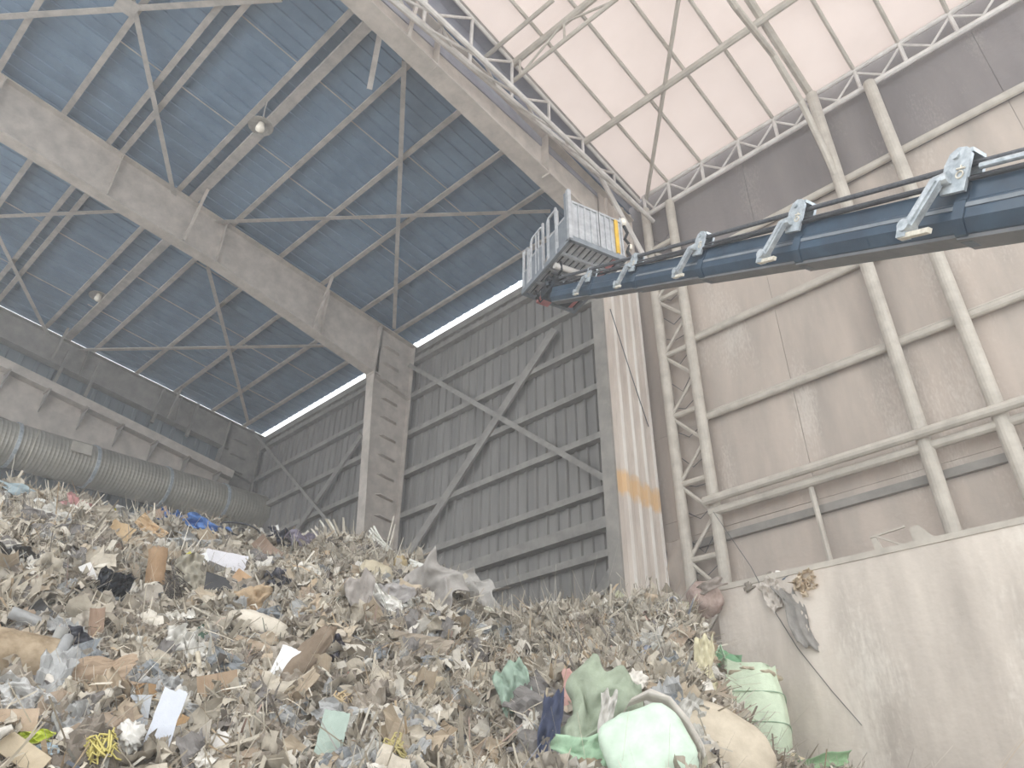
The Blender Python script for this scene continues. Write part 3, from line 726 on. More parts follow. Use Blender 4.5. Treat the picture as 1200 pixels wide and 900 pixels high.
# lamp and dangling cable on the far post
MB().lathe([(0, 0), (.06, .01), (.075, .08), (.05, .16), (0, .18)], (L1 + .10, .05, .92), 14).build('work_light', M['lampglass'], bk, True)
MB().tube([(L1 + .12, .05, .92), (L1 + .17, .03, .75), (L1 + .12, .06, .6), (L1 + .19, .02, .45), (L1 + .14, .05, .3), (L1 + .2, .03, .15)], .03, 8).build('cable', M['black'], bk)
MB().lathe([(0, 0), (.04, .01), (.045, .09), (0, .1)], (L1 + .2, .03, .36), 10).build('small_light', M['lampglass'], bk, True)
MB().tube([(.2, .9, .05), (.18, 1.0, .6), (.3, 1.15, .8), (.25, 1.25, .5), (.4, 1.1, .3)], .03, 8).build('coiled_hose', M['pipe_thin'], bk)

# ------------------------------------------------------------------ the waste heap
RIDGE = [(-160, 572, 15.6), (0, 583, 15.5), (60, 587, 15.3), (110, 603, 15.2), (150, 620, 15.0), (230, 626, 15.0), (275, 634, 14.8), (330, 638, 14.4), (430, 642, 13.9), (470, 662, 13.4),
         (520, 690, 13.0), (560, 722, 12.8), (600, 732, 12.6), (640, 724, 12.4), (700, 716, 12.3), (745, 714, 12.3), (795, 718, 12.4), (818, 745, 12.2)]
RIDGEW = [(842, 806), (880, 866), (930, 898), (1010, 922), (1100, 948), (1260, 990)]
def azel(px, py):
    d = ray(px, py); return math.atan2(d.x, d.y), d.z / math.hypot(d.x, d.y)
ra, rrr, rz = [], [], []
for px, py, r_ in RIDGE:
    a, e = azel(px, py); ra.append(a); rrr.append(r_); rz.append(EYE.z + r_ * e)
for px, py in RIDGEW:
    a, e = azel(px, py); r_ = 11.46 / math.cos(a); ra.append(a); rrr.append(r_); rz.append(EYE.z + r_ * e)
ra = [math.radians(-112)] + ra + [math.radians(5)]; rrr = [15.5] + rrr + [11.4]; rz = [4.0] + rz + [0.2]
ra, rrr, rz = map(np.array, (ra, rrr, rz))
R_FOOT = 3.9
NA, NR = 460, 300
AZ = np.linspace(math.radians(-108), math.radians(0), NA)
RR = np.linspace(3.2, 19.5, NR)
HZ = np.zeros((NA, NR))
c_r = np.interp(AZ, ra, rrr); c_z = np.interp(AZ, ra, rz)
for i in range(NA):
    sa, ca = math.sin(AZ[i]), math.cos(AZ[i]); r1, z1 = c_r[i], c_z[i]
    for j in range(NR):
        r_ = RR[j]; x, y = r_ * sa, r_ * ca
        t = (r_ - R_FOOT) / (r1 - R_FOOT)
        if t < 0: z = t * 2.0
        elif t <= 1: z = z1 * (1 - (1 - t) ** 1.22)
        else: z = z1 - .05 - (r_ - r1) * .8
        n1 = mnoise.noise(Vector((x * .55, y * .55, 3.1))); n2 = mnoise.noise(Vector((x * 1.5, y * 1.5, 9.7))); n3 = mnoise.noise(Vector((x * 4.0, y * 4.0, 1.3))); n4 = mnoise.noise(Vector((x * 9.0, y * 9.0, 5.3)))
        edge = max(0.0, min(1.0, t * 2)) * (1.0 if t < .9 else max(.25, 1 - (t - .9) * 7))
        HZ[i, j] = z + edge * (.26 * n1 + .30 * n2) + max(0, min(1, t * 3)) * (.15 * n3 + .06 * n4)
def heap_z(x, y):
    a = (np.arctan2(x, y) - AZ[0]) / (AZ[1] - AZ[0]); r_ = (np.hypot(x, y) - RR[0]) / (RR[1] - RR[0])
    i = np.clip(np.floor(a).astype(int), 0, NA - 2); j = np.clip(np.floor(r_).astype(int), 0, NR - 2)
    fa = np.clip(a - i, 0, 1); fr = np.clip(r_ - j, 0, 1)
    return HZ[i, j] * (1 - fa) * (1 - fr) + HZ[i + 1, j] * fa * (1 - fr) + HZ[i, j + 1] * (1 - fa) * fr + HZ[i + 1, j + 1] * fa * fr
def hit(px, py):
    """where a line of sight meets the heap"""
    d = ray(px, py); hl = math.hypot(d.x, d.y)
    last = None
    for k in range(1300):
        r_ = 4.2 + k * .01
        p = EYE + d * (r_ / hl)
        if p.z < float(heap_z(np.array(p.x), np.array(p.y))): return p
        i = (math.atan2(p.x, p.y) - AZ[0]) / (AZ[1] - AZ[0]); i = int(max(0, min(NA - 1, i)))
        if r_ >= c_r[i]: return p
    return p
def new_np_mesh(name, V, Fq, m, col=None, smooth=False):
    me = bpy.data.meshes.new(name)
    nf, k = Fq.shape
    me.vertices.add(len(V)); me.vertices.foreach_set('co', V.astype(np.float32).ravel())
    me.loops.add(nf * k); me.loops.foreach_set('vertex_index', Fq.astype(np.int32).ravel())
    me.polygons.add(nf); me.polygons.foreach_set('loop_start', np.arange(0, nf * k, k, dtype=np.int32))
    me.update(calc_edges=True)
    if col is not None:
        at_ = me.color_attributes.new('tint', 'FLOAT_COLOR', 'POINT'); at_.data.foreach_set('color', col.astype(np.float32).ravel())
    me.materials.append(m)
    if smooth: me.polygons.foreach_set('use_smooth', np.ones(nf, bool))
    me.validate(); return me
M['heap'] = mat('packed_waste', (104, 96, 85), (160, 150, 135), 9.0, 0.95, detail=12, bump=0.9, bscale=40, contrast=(.38, .62))  # base colour darkened to put shade into the crevices between shreds
ii, jj = np.meshgrid(np.arange(NA - 1), np.arange(NR - 1), indexing='ij')
Fq = np.stack([ii * NR + jj, ii * NR + jj + 1, (ii + 1) * NR + jj + 1, (ii + 1) * NR + jj], -1).reshape(-1, 4)
Xg = RR[None, :] * np.sin(AZ)[:, None]; Yg = RR[None, :] * np.cos(AZ)[:, None]
Zg = np.maximum(HZ, -.25)
Yw = np.where((Xg > -6.1), np.minimum(Yg, 11.49), Yg)
inside = (Xg > -6.05) & (Yg > 11.5)
Zg = np.where(inside, -.25, Zg)
Vg = np.stack([Xg, Yw, Zg], -1).reshape(-1, 3)
# faces wholly below the floor are dropped
keep = (Vg[Fq][:, :, 1].max(1) < 12.88) & (Vg[Fq][:, :, 0].min(1) > -25.1) & (Vg[Fq][:, :, 2].max(1) > -.2) & ~(inside.reshape(-1)[Fq].all(1))
heap = link('waste_heap', new_np_mesh('waste_heap', Vg, Fq[keep], M['heap'], None, True)); heap['kind'] = 'stuff'
tag(heap, 'tall slope of shredded grey-beige mixed waste filling the lower hall', 'waste heap')

# tens of thousands of shreds on it, one mesh
def tint_material(name, rough=.9):
    m = bpy.data.materials.new(name); m.use_nodes = True; nt = m.node_tree; n = nt.nodes; l = nt.links; b = n['Principled BSDF']
    b.inputs['Roughness'].default_value = rough; b.inputs['Specular IOR Level'].default_value = .2
    a = n.new('ShaderNodeAttribute'); a.attribute_name = 'tint'
    tc = n.new('ShaderNodeTexCoord'); nz = n.new('ShaderNodeTexNoise'); nz.inputs['Scale'].default_value = 22; nz.inputs['Detail'].default_value = 6; l.new(tc.outputs['Object'], nz.inputs['Vector'])
    mr = n.new('ShaderNodeMapRange'); mr.inputs['To Min'].default_value = .72; mr.inputs['To Max'].default_value = 1.22; l.new(nz.outputs['Fac'], mr.inputs['Value'])
    mx = n.new('ShaderNodeMix'); mx.data_type = 'RGBA'; mx.blend_type = 'MULTIPLY'; mx.inputs['Factor'].default_value = 1
    l.new(a.outputs['Color'], mx.inputs['A']); l.new(mr.outputs[0], mx.inputs['B']); l.new(mx.outputs['Result'], b.inputs['Base Color'])
    return m
M['shred'] = tint_material('shredded_waste')
rs = np.random.RandomState(11)
# ------------------------------------------------------------------ single pieces of waste
def frame_at(p, rot=0.0, face=.62, out=.05, vertical=False):
    """placing frame on the heap: x to the side, y up the piece, z off the heap"""
    e = .25; x, y = p.x, p.y
    gx = float(heap_z(np.array(x + e), np.array(y)) - heap_z(np.array(x - e), np.array(y))) / (2 * e); gy = float(heap_z(np.array(x), np.array(y + e)) - heap_z(np.array(x), np.array(y - e))) / (2 * e)
    g = math.hypot(gx, gy)
    if g > 1.0: gx, gy = gx / g, gy / g
    n1 = Vector((-gx, -gy, 1)).normalized(); tc = (EYE - p).normalized()
    n = (n1 * (1 - face) + tc * face).normalized()
    if vertical: n = Vector((tc.x, tc.y, .12)).normalized()
    u = (RGT - n * RGT.dot(n)).normalized(); v = n.cross(u)
    c, s = math.cos(rot), math.sin(rot)
    u2 = u * c + v * s; v2 = v * c - u * s
    o = p + n * out
    return Matrix(((u2.x, v2.x, n.x, o.x), (u2.y, v2.y, n.y, o.y), (u2.z, v2.z, n.z, o.z), (0, 0, 0, 1)))
def scale_at(p): return (p - EYE).dot(FWD) / FOC
def sheet_mb(w, h, n=8, curl=0.0, curl_y=0.0, crumple=0.0, jag=0.0, thick=.012, seed=0, pleat=0.0, npl=4, taper=0.0, freq=6.0, warp=0.0):
    rr_ = random.Random(seed); mb = MB(); top = []; bot = []
    for j in range(n + 1):
        for i in range(n + 1):
            u, v = i / n - .5, j / n - .5
            x = u * w * (1 - taper * (.5 - v)); y = v * h
            if warp:
                x, y = x * (1 + 1.6 * warp * mnoise.noise(Vector((v * 2.2, seed * 1.7, 0)))) + warp * w * 1.1 * mnoise.noise(Vector((v * 2.6, 5.1, seed * .9))), y + warp * h * .9 * mnoise.noise(Vector((u * 3.1, seed * 2.3, 7.7)))
            edge = max(abs(u), abs(v)) > .49
            if edge and jag: x += rr_.uniform(-jag, jag) * w; y += rr_.uniform(-jag, jag) * h
            z = curl * w * (u * u * 4 - .3) + curl_y * h * (v * v * 4 - .3)
            if crumple:
                z += crumple * (mnoise.noise(Vector((u * freq + seed, v * freq * h / max(w, .01), seed * .7))) + .5 * mnoise.noise(Vector((u * freq * 2.3, v * freq * 2.3 * h / max(w, .01), seed * 1.3))))
            if pleat: z += pleat * math.sin(u * npl * 2 * PI + 1.5 * math.sin(v * 3 + seed)) * (1.0 - .5 * (v + .5))
            top.append((x, y, z + thick / 2)); bot.append((x, y, z - thick / 2))
    N_ = (n + 1) ** 2; fs = []
    for j in range(n):
        for i in range(n):
            a = j * (n + 1) + i; q = (a, a + 1, a + n + 2, a + n + 1); fs.append(q); fs.append(tuple(N_ + k for k in reversed(q)))
    rim = [i for i in range(n + 1)] + [(j + 1) * (n + 1) - 1 for j in range(1, n + 1)] + [N_ - 1 - i for i in range(1, n + 1)] + [(n - j) * (n + 1) for j in range(1, n)]
    for a, b in zip(rim, rim[1:] + rim[:1]): fs.append((a, N_ + a, N_ + b, b))
    return mb.add(top + bot, fs)
def blob_mb(w, h, d, lump=.2, seed=0, nu=28, nv=18, freq=2.2, sq=1.0):
    mb = MB(); vs = []; fs = []
    for j in range(nv + 1):
        th = PI * j / nv
        for i in range(nu):
            ph = 2 * PI * i / nu
            def se(t, p): return math.copysign(abs(t) ** p, t)
            q = Vector((se(math.sin(th), sq) * se(math.cos(ph), sq), se(math.cos(th), sq), se(math.sin(th), sq) * se(math.sin(ph), sq)))
            k = 1 + lump * (mnoise.noise(q * freq + Vector((seed, 0, 0))) + .6 * mnoise.noise(q * freq * 2.7 + Vector((0, seed, 0))))
            vs.append((q.x * w / 2 * k, q.y * h / 2 * k, q.z * d / 2 * k))
    for j in range(nv):
        for i in range(nu):
            a = j * nu + i; b = j * nu + (i + 1) % nu; fs.append((a, a + nu, b + nu, b))
    return mb.add(vs, fs)
MC = {}
def cmat(rgb, rough=.8, tr=0.0, var=18, gloss=.3, sc=7.0):
    g_ = (rgb[0] + rgb[1] + rgb[2]) / 3; rgb = tuple(int(c * .80 + (g_ + o_) * .20) for c, o_ in zip(rgb, (4, 0, -5)))
    key = (rgb, rough, tr, var)
    if key not in MC:
        MC[key] = mat('waste_' + '_'.join(map(str, rgb)), rgb, tuple(max(0, c - var) for c in rgb), sc, rough, translucent=tr, spec=gloss, bump=.15, bscale=30)
    return MC[key]
seedn = [100]; KEEP = []
def place(name, px, py, mb, m, label, cat, rot=0.0, face=.62, out=.05, vertical=False, smooth=False, p=None, group=None):
    p = p or hit(px, py); xs = [v[0] for v in mb.v]; ys = [v[1] for v in mb.v]
    KEEP.append((p, (max(xs) - min(xs)) / 2, (max(ys) - min(ys)) / 2, math.radians(rot)))
    fixed = vertical or p.y > 10.6 and p.x > -6.4
    mw = frame_at(p, math.radians(rot), face, out, vertical)
    if not fixed:      # bring the piece out until it lies on the heap instead of in it
        vv = np.array(mb.v); r3 = np.array(mw.to_3x3()); tc = (EYE - p).normalized()
        for k in range(26):
            w_ = vv @ r3.T + np.array(mw.translation)
            if (w_[:, 2] > heap_z(w_[:, 0], w_[:, 1]) - .02).mean() > .86: break
            mw.translation += tc * .035
        KEEP[-1] = (mw.translation.copy(), *KEEP[-1][1:])
    o = mb.build(name, m, None, smooth); o.matrix_world = mw
    return tag(o, label, cat, group)
def sheet(name, px, py, w, h, rgb, label, cat, rot=0, face=.55, out=.06, rough=.8, tr=0.0, smooth=False, n=8, vertical=False, var=18, p=None, **k):
    p = p or hit(px, py); s = scale_at(p); seedn[0] += 1
    if n >= 10 and 'warp' not in k: k['warp'] = .28
    if 'crumple' in k: k['crumple'] *= s * min(w, h)
    if 'pleat' in k: k['pleat'] *= s * w
    return place(name, px, py, sheet_mb(w * s, h * s, n=n, seed=seedn[0], **k), cmat(rgb, rough, tr, var), label, cat, rot, face, out, vertical, smooth, p)
def blob(name, px, py, w, h, rgb, label, cat, rot=0, d=None, face=.62, out=.05, rough=.7, tr=0.0, lump=.2, sq=1.0, freq=2.2, smooth=True, var=18, p=None):
    p = p or hit(px, py); s = scale_at(p); seedn[0] += 1
    return place(name, px, py, blob_mb(w * s, h * s, (d or min(w, h)) * s, lump, seedn[0], sq=sq, freq=freq), cmat(rgb, rough, tr, var), label, cat, rot, face, out, False, smooth, p)
def bundle(name, px, py, w, h, rgb, label, cat, rot=0, n=8, r=.01, face=.7, out=.08, bend=.15, wav=.1, p=None):
    p = p or hit(px, py); s = scale_at(p); rq = random.Random(px * 7 + py); mb = MB()
    for i in range(n):
        y = (i / max(1, n - 1) - .5) * h * s; x0, x1 = -w * s / 2 * rq.uniform(.75, 1), w * s / 2 * rq.uniform(.75, 1); z = rq.uniform(-.03, .03)
        pts = [(x0 + (x1 - x0) * k / 6, y * (1 - .7 * math.sin(PI * k / 6) * (n > 3)) + wav * s * h * rq.uniform(-1, 1) * (0 < k), z + bend * w * s * math.sin(PI * k / 6) * .5) for k in range(7)]
        mb.tube(pts, r * rq.uniform(.7, 1.2), 6)
    return place(name, px, py, mb, cmat(rgb), label, cat, rot, face, out, False, True, p)

# crest, from the left
sheet('plastic_sheet', 42, 586, 72, 16, (150, 168, 176), 'pale blue-grey plastic sheet draped over the far left end of the heap crest', 'plastic sheet', 2, .5, .08, .5, crumple=.5, thick=.008, smooth=True, n=12)
sheet('foam_strip', 54, 592, 26, 6, (226, 228, 224), 'thin white foam strip under the blue-grey plastic sheet on the crest', 'foam', -12, crumple=.3)
sheet('cloth', 92, 600, 38, 22, (196, 140, 138), 'faded pink cloth crumpled on the left crest of the heap', 'cloth', -28, .6, .08, crumple=.7, smooth=True, n=12, thick=.01)
bundle('stick', 114, 597, 26, 1, (206, 200, 186), 'thin pale stick poking up from the crest right of the pink cloth', 'stick', 52, n=1, r=.014, out=.16)
sheet('striped_tape', 134, 612, 24, 8, (214, 202, 60), 'yellow warning tape scrap on the crest beside torn tan cardboard', 'tape', -58, .7, .12, .5, curl=.3, thick=.008)
sheet('cardboard', 139, 626, 26, 24, (206, 174, 130), 'torn tan cardboard piece below the yellow warning tape on the crest', 'cardboard', -20, .75, .08, curl=.15, jag=.06)
sheet('plastic_bag', 156, 613, 42, 20, (196, 192, 186), 'crumpled milky plastic bag beside the tan cardboard on the crest', 'plastic bag', -12, .7, .08, .4, .25, crumple=.8, n=14, thick=.006)
sheet('cardboard', 176, 622, 36, 16, (212, 178, 136), 'folded tan cardboard sheet left of the blue tarp on the crest', 'cardboard', -32, .7, .1, curl=.2, crumple=.3)
sheet('cardboard', 183, 607, 22, 16, (170, 142, 118), 'small brown carton flap standing just left of the blue tarp', 'cardboard', 30, .7, .12, curl=.25)
sheet('tarpaulin', 202, 611, 30, 18, (58, 112, 190), 'bright blue tarpaulin scrap on the crest, the left one of two', 'tarpaulin', -8, .7, .12, .5, crumple=.9, n=14, thick=.008, smooth=True)
sheet('tarpaulin', 243, 621, 48, 16, (72, 122, 196), 'long bright blue tarpaulin scrap trailing along the crest left of the black wire loop', 'tarpaulin', -16, .7, .12, .5, crumple=.9, n=14, thick=.008, smooth=True)
blob('cloth_bundle', 222, 614, 18, 14, (150, 122, 100), 'small brown bundle tucked between two blue tarpaulin scraps', 'bundle', 0, lump=.5, out=.12)
bw = MB(); s_ = .02
pw_ = hit(279, 628); sc_ = scale_at(pw_)
bw.tube([(sc_ * 26 * math.cos(a) * .9, sc_ * 9 * math.sin(a), .03 * math.sin(a * 2)) for a in [i * PI / 10 for i in range(21)]], .016, 6)
place('wire_loop', 279, 626, bw, M['black'], 'black wire loop lying on the crest right of the blue tarpaulin', 'wire', out=.14)
blob('plastic_bag', 300, 634, 30, 20, (206, 202, 194), 'pale stuffed plastic bag on the crest left of the purple-grey garments', 'plastic bag', -20, lump=.45, out=.08)
sheet('cardboard', 312, 648, 34, 20, (150, 126, 108), 'brown cardboard flap leaning below the pale stuffed bag', 'cardboard', -35, .6, .08, curl=.2)
sheet('plastic_scrap', 322, 624, 9, 12, (232, 230, 226), 'tiny white plastic corner sticking up from the crest beside the garments', 'plastic', 20, .8, .14, curl=.2)
for dx, dy, w, h, c, lab in ((-16, 0, 34, 20, (70, 74, 88), 'dark slate garment crumpled on the crest, left half of the garment heap'), (18, 2, 40, 20, (140, 132, 150), 'lilac-grey garment crumpled on the crest, right half of the garment heap')):
    sheet('garment', 342 + dx, 636 + dy, w, h, c, lab, 'garment', -12, .6, .12, crumple=.9, n=14, thick=.012, smooth=True)
bundle('wire_strands', 384, 628, 38, 10, (216, 212, 200), 'two white bent plastic strands standing up on the crest beside the ribbed column', 'plastic strands', -62, n=2, r=.018, out=.16, bend=.3)
bundle('plastic_strips', 448, 648, 62, 16, (222, 220, 210), 'tied sheaf of white plastic strips on the crest before the ribbed column', 'plastic strips', -42, n=9, r=.018, out=.16, wav=.05)
bundle('plastic_strips', 494, 668, 38, 9, (216, 216, 208), 'short white bundle of plastic tubes right of the tied sheaf', 'plastic strips', -10, n=5, r=.02, out=.14, wav=.03)
blob('cushion', 441, 674, 40, 24, (190, 178, 150), 'dirty beige cushion below the tied white strips', 'cushion', -22, lump=.15, sq=.7, out=.08, d=14)
blob('sponge', 469, 666, 16, 22, (184, 164, 122), 'small yellowish foam lump right of the beige cushion', 'foam', 0, lump=.5, out=.1)
# large grey quilted covers hanging over the right edge of the high heap
sheet('quilted_cover', 508, 700, 62, 58, (172, 166, 162), 'large grey quilted cover slung over the steep edge of the heap', 'cover', -38, .7, .14, .85, crumple=.30, freq=3.0, curl=.22, pleat=.05, npl=2, n=20, thick=.03, smooth=True)
sheet('quilted_cover', 552, 704, 48, 54, (186, 182, 176), 'pale grey fabric cover right of the large quilted one', 'cover', -28, .7, .18, .85, crumple=.32, freq=3.0, curl=.25, pleat=.05, npl=2, n=20, thick=.02, smooth=True)
sheet('plastic_sheet', 545, 738, 52, 22, (158, 162, 164), 'torn silvery plastic hanging from the lower edge of the pale grey cover', 'plastic sheet', -20, .7, .1, .4, crumple=.9, n=14, thick=.006)
bundle('plastic_strips', 576, 722, 34, 20, (206, 204, 186), 'pale yellowish tube ends at the tip of the grey covers', 'plastic strips', -25, n=5, r=.025, out=.12)
sheet('garment', 424, 704, 28, 62, (166, 158, 152), 'grey dusty garment hanging down the heap beside the white plastic sheet', 'garment', 22, .7, .1, pleat=.10, npl=2, crumple=.3, n=14, thick=.015, smooth=True)
sheet('plastic_sheet', 446, 712, 48, 30, (228, 226, 220), 'white crumpled plastic sheet framed by the grey dusty garment', 'plastic sheet', -14, .75, .12, .4, crumple=.35, n=14, thick=.008)
sheet('garment', 464, 700, 36, 24, (174, 168, 166), 'light grey folded garment above the white crumpled sheet', 'garment', 14, .7, .12, crumple=.4, n=12, thick=.02, smooth=True)
# upper left field
sheet('plastic_sheet', 225, 640, 60, 24, (202, 204, 204), 'clear crinkled plastic film spread below the blue tarpaulin', 'plastic film', -8, .7, .06, .3, .3, crumple=.7, n=16, thick=.005)
blob('plastic_bag', 199, 649, 22, 20, (200, 196, 184), 'cream knotted plastic bag left of the crinkled film', 'plastic bag', 0, lump=.5, out=.08, rough=.5)
sheet('cardboard', 182, 677, 20, 64, (172, 138, 102), 'tall bent strip of brown cardboard standing on the upper heap', 'cardboard', 6, .8, .12, curl=-.35, jag=.03)
sheet('cardboard', 141, 655, 28, 18, (140, 116, 98), 'dark brown cardboard flap above the tall bent cardboard strip', 'cardboard', -40, .7, .1, curl=.2)
sheet('card', 98, 675, 22, 22, (226, 224, 222), 'square white card lying tilted on the upper left heap', 'card', 32, .85, .1, thick=.01, var=8)
sheet('plastic_bag', 128, 692, 40, 46, (58, 64, 74), 'glossy black plastic bag right of the square white card', 'plastic bag', -15, .75, .08, .25, crumple=.6, n=16, thick=.006)
sheet('plastic_bag', 15, 655, 36, 26, (98, 96, 94), 'dark grey crumpled plastic on the upper left edge of the heap', 'plastic bag', 0, .7, .08, .4, crumple=.8, n=14, thick=.006)
sheet('printed_board', 263, 661, 46, 24, (228, 226, 232), 'white printed board with dark scuffs lying near the crest', 'board', -8, .85, .12, thick=.014, jag=.02, var=10)
sheet('card', 236, 660, 16, 18, (236, 236, 236), 'small bright white card left of the white printed board', 'card', 25, .85, .12, thick=.01, var=6)
sheet('cardboard', 284, 684, 26, 20, (206, 168, 128), 'tan cardboard square right of the black panel', 'cardboard', -30, .85, .12, curl=.1)
sheet('black_panel', 262, 690, 50, 20, (54, 54, 58), 'flat black plastic panel below the white printed board', 'panel', -14, .75, .1, .35, thick=.03, taper=.25)
sheet('grey_panel', 260, 673, 40, 12, (120, 116, 112), 'grey board edge between the white printed board and the black panel', 'panel', -16, .7, .1, thick=.02)
sheet('plastic_bag', 222, 677, 30, 48, (200, 192, 172), 'cream translucent plastic sack hanging left of the black panel', 'plastic bag', 10, .75, .09, .4, .25, crumple=.5, n=14, thick=.006, smooth=True)
sheet('striped_tape', 226, 662, 26, 6, (206, 198, 70), 'yellow and dark strap across the cream plastic sack', 'tape', -52, .8, .18, .5, thick=.008)
bundle('wire_tangle', 203, 690, 34, 40, (96, 90, 86), 'dark tangle of wire left of the cream plastic sack', 'wire', 40, n=16, r=.007, out=.08, wav=.5)
sheet('cardboard', 296, 706, 36, 34, (190, 164, 130), 'dirty tan cardboard bag below the black panel', 'cardboard', 24, .7, .1, crumple=.4, n=12, smooth=True)
blob('rolled_sack', 306, 740, 66, 26, (214, 204, 186), 'long white rolled sack lying across the middle of the heap', 'sack', -14, lump=.14, sq=.75, out=.12, d=24)
sheet('cardboard', 302, 762, 58, 14, (176, 156, 132), 'flattened carton tucked under the white rolled sack', 'cardboard', -12, .75, .1, curl_y=-.3)
sheet('cardboard', 310, 775, 56, 14, (196, 176, 150), 'long curled carton lid left of the dark log', 'cardboard', 10, .75, .1, curl_y=-.4)
blob('rubber_scrap', 237, 751, 18, 30, (66, 96, 78), 'dark green rubber lump right of the torn white bag', 'rubber scrap', 8, lump=.25, out=.08, d=10)
sheet('plastic_bag', 212, 759, 38, 40, (216, 214, 206), 'torn white plastic bag draped beside the dark green lump', 'plastic bag', -10, .75, .1, .5, crumple=.55, pleat=.06, n=14, thick=.008, jag=.08, smooth=True)
bundle('cord', 233, 785, 34, 1, (200, 188, 166), 'thick pale cord running down from the torn white bag', 'cord', -70, n=1, r=.025, out=.12)
bundle('lath', 222, 732, 66, 2, (128, 118, 104), 'long thin dark lath lying across the heap above the green lump', 'lath', 12, n=1, r=.02, out=.12, bend=.05)
# lower left
rl = empty('carpet_roll'); pr_ = hit(28, 778); sc_ = scale_at(pr_)
rl.matrix_world = frame_at(pr_, math.radians(-6), .8, .12); tag(rl, 'thick brown carpet roll with a dark hollow end at the left picture edge', 'carpet roll')
bb = MB(); R_ = 31 * sc_; Ln = 66 * sc_
prof = [(0, 0)]
vs = []
for k in range(17):
    x_ = -Ln * .75 + Ln * 1.25 * k / 16
    vs.append((x_, 0, 0))
bb.tube(vs, [R_ * (1 + .04 * mnoise.noise(Vector((k * .7, 0, 0)))) for k in range(17)], 28)
bb.build('roll_body', cmat((172, 152, 124), .95, 0, 44), rl, True)
MB().tube([(Ln * .5, 0, 0), (Ln * .54, 0, 0)], [R_ * .9, R_ * .85], 24).build('roll_end_shade', M['black'], rl)  # black disc painting the shade inside the hollow roll end
mb = MB(); mb.tube([(Ln * .5 + .01, R_ * 1.05 * math.cos(a), R_ * 1.05 * math.sin(a)) for a in [i * PI / 12 - .3 for i in range(19)]], .05, 8); mb.build('grey_collar', cmat((150, 152, 154), .6), rl, True)
sheet('plastic_bag', 81, 757, 42, 32, (52, 54, 66), 'black plastic funnel right of the brown carpet roll', 'plastic', -20, .75, .1, .35, crumple=.35, curl=-.3, taper=.5, n=12, thick=.008, smooth=True)
sheet('rubber_sheet', 38, 735, 56, 14, (158, 158, 158), 'pale grey rubber sheet bent over the top of the carpet roll', 'rubber sheet', -14, .8, .26, .6, curl_y=-.4, crumple=.15, smooth=True, thick=.02)
sheet('rubber_sheet', 60, 770, 14, 58, (150, 150, 146), 'grey rubber strap standing between carpet roll and black funnel', 'rubber strap', -8, .8, .2, .6, curl=-.3, smooth=True, thick=.02)
sheet('rubber_sheet', 44, 722, 24, 18, (70, 70, 72), 'dark rubber flap above the pale grey rubber sheet', 'rubber sheet', -35, .75, .18, .5, curl=.2)
sheet('fibre_mat', 100, 795, 92, 34, (170, 146, 122), 'flat brown fibre mat below the black funnel', 'mat', 18, .7, .12, crumple=.12, jag=.03, n=12, thick=.02)
sheet('cardboard', 112, 738, 16, 42, (156, 130, 110), 'brown carton standing on edge left of the torn white scraps', 'cardboard', 10, .8, .14, curl=.3)
sheet('plastic_film', 28, 822, 64, 42, (212, 212, 210), 'large crumpled milky film at the left edge below the carpet roll', 'plastic film', -20, .8, .1, .35, .2, crumple=.45, n=16, thick=.006)
sheet('cardboard', 16, 850, 44, 30, (190, 166, 142), 'beige cardboard panel below the milky film', 'cardboard', 8, .8, .1, curl=.06, thick=.02)
sheet('cardboard', 22, 886, 62, 24, (206, 188, 158), 'light cardboard panel at the bottom left corner', 'cardboard', -26, .8, .14, thick=.03)
sheet('plastic_wrapper', 39, 866, 38, 14, (196, 212, 60), 'lime-yellow crumpled wrapper near the bottom left corner', 'wrapper', 10, .8, .1, .4, crumple=.7, n=12, thick=.006)
sheet('plastic_wrapper', 53, 882, 26, 14, (178, 200, 214), 'light blue plastic scrap under the lime-yellow wrapper', 'wrapper', 20, .8, .1, .4, crumple=.5, thick=.006)
sheet('board', 161, 836, 24, 36, (196, 202, 210), 'pale grey-blue board piece under a curled brown flap', 'board', 4, .85, .1, thick=.015, var=10)
sheet('board', 190, 852, 26, 74, (204, 210, 222), 'tall pale blue-white foam board right of the curled brown flap', 'foam board', -8, .85, .1, thick=.03, jag=.03, var=10)
sheet('cardboard', 163, 818, 40, 22, (176, 140, 98), 'curled brown cardboard flap arched over the grey-blue board', 'cardboard', 8, .8, .16, curl=-.4)
sheet('cardboard', 199, 856, 24, 34, (196, 158, 112), 'tan carton fragment leaning on the tall foam board', 'cardboard', -24, .85, .18, curl=.25)
blob('foam_lump', 150, 868, 28, 34, (226, 224, 218), 'crumbly white foam lump left of the tall foam board', 'foam', 20, lump=.6, out=.08, freq=3.5)
bundle('plastic_strands', 118, 880, 34, 26, (206, 192, 104), 'tuft of yellow plastic strands near the bottom edge', 'plastic strands', 30, n=16, r=.008, out=.1, wav=.5)
sheet('cardboard', 255, 806, 44, 28, (170, 144, 116), 'square brown cardboard sheet left of the tall white card', 'cardboard', 14, .85, .12, curl=.06)
bundle('plastic_sheaf', 228, 832, 28, 14, (198, 188, 170), 'folded pale fibre bundle under the square brown cardboard', 'fibre bundle', 62, n=9, r=.014, out=.1)
sheet('card', 331, 788, 24, 50, (234, 234, 234), 'tall bright white card leaning against a dark log', 'card', -20, .88, .12, thick=.012, jag=.02, var=8)
blob('log', 360, 778, 26, 80, (132, 114, 96), 'dark weathered log right of the tall white card', 'log', -32, lump=.22, out=.12, d=22, sq=.8, freq=1.6)
sheet('card', 237, 869, 14, 14, (214, 212, 222), 'small lilac-white card near the bottom edge', 'card', -8, .88, .1, var=8)
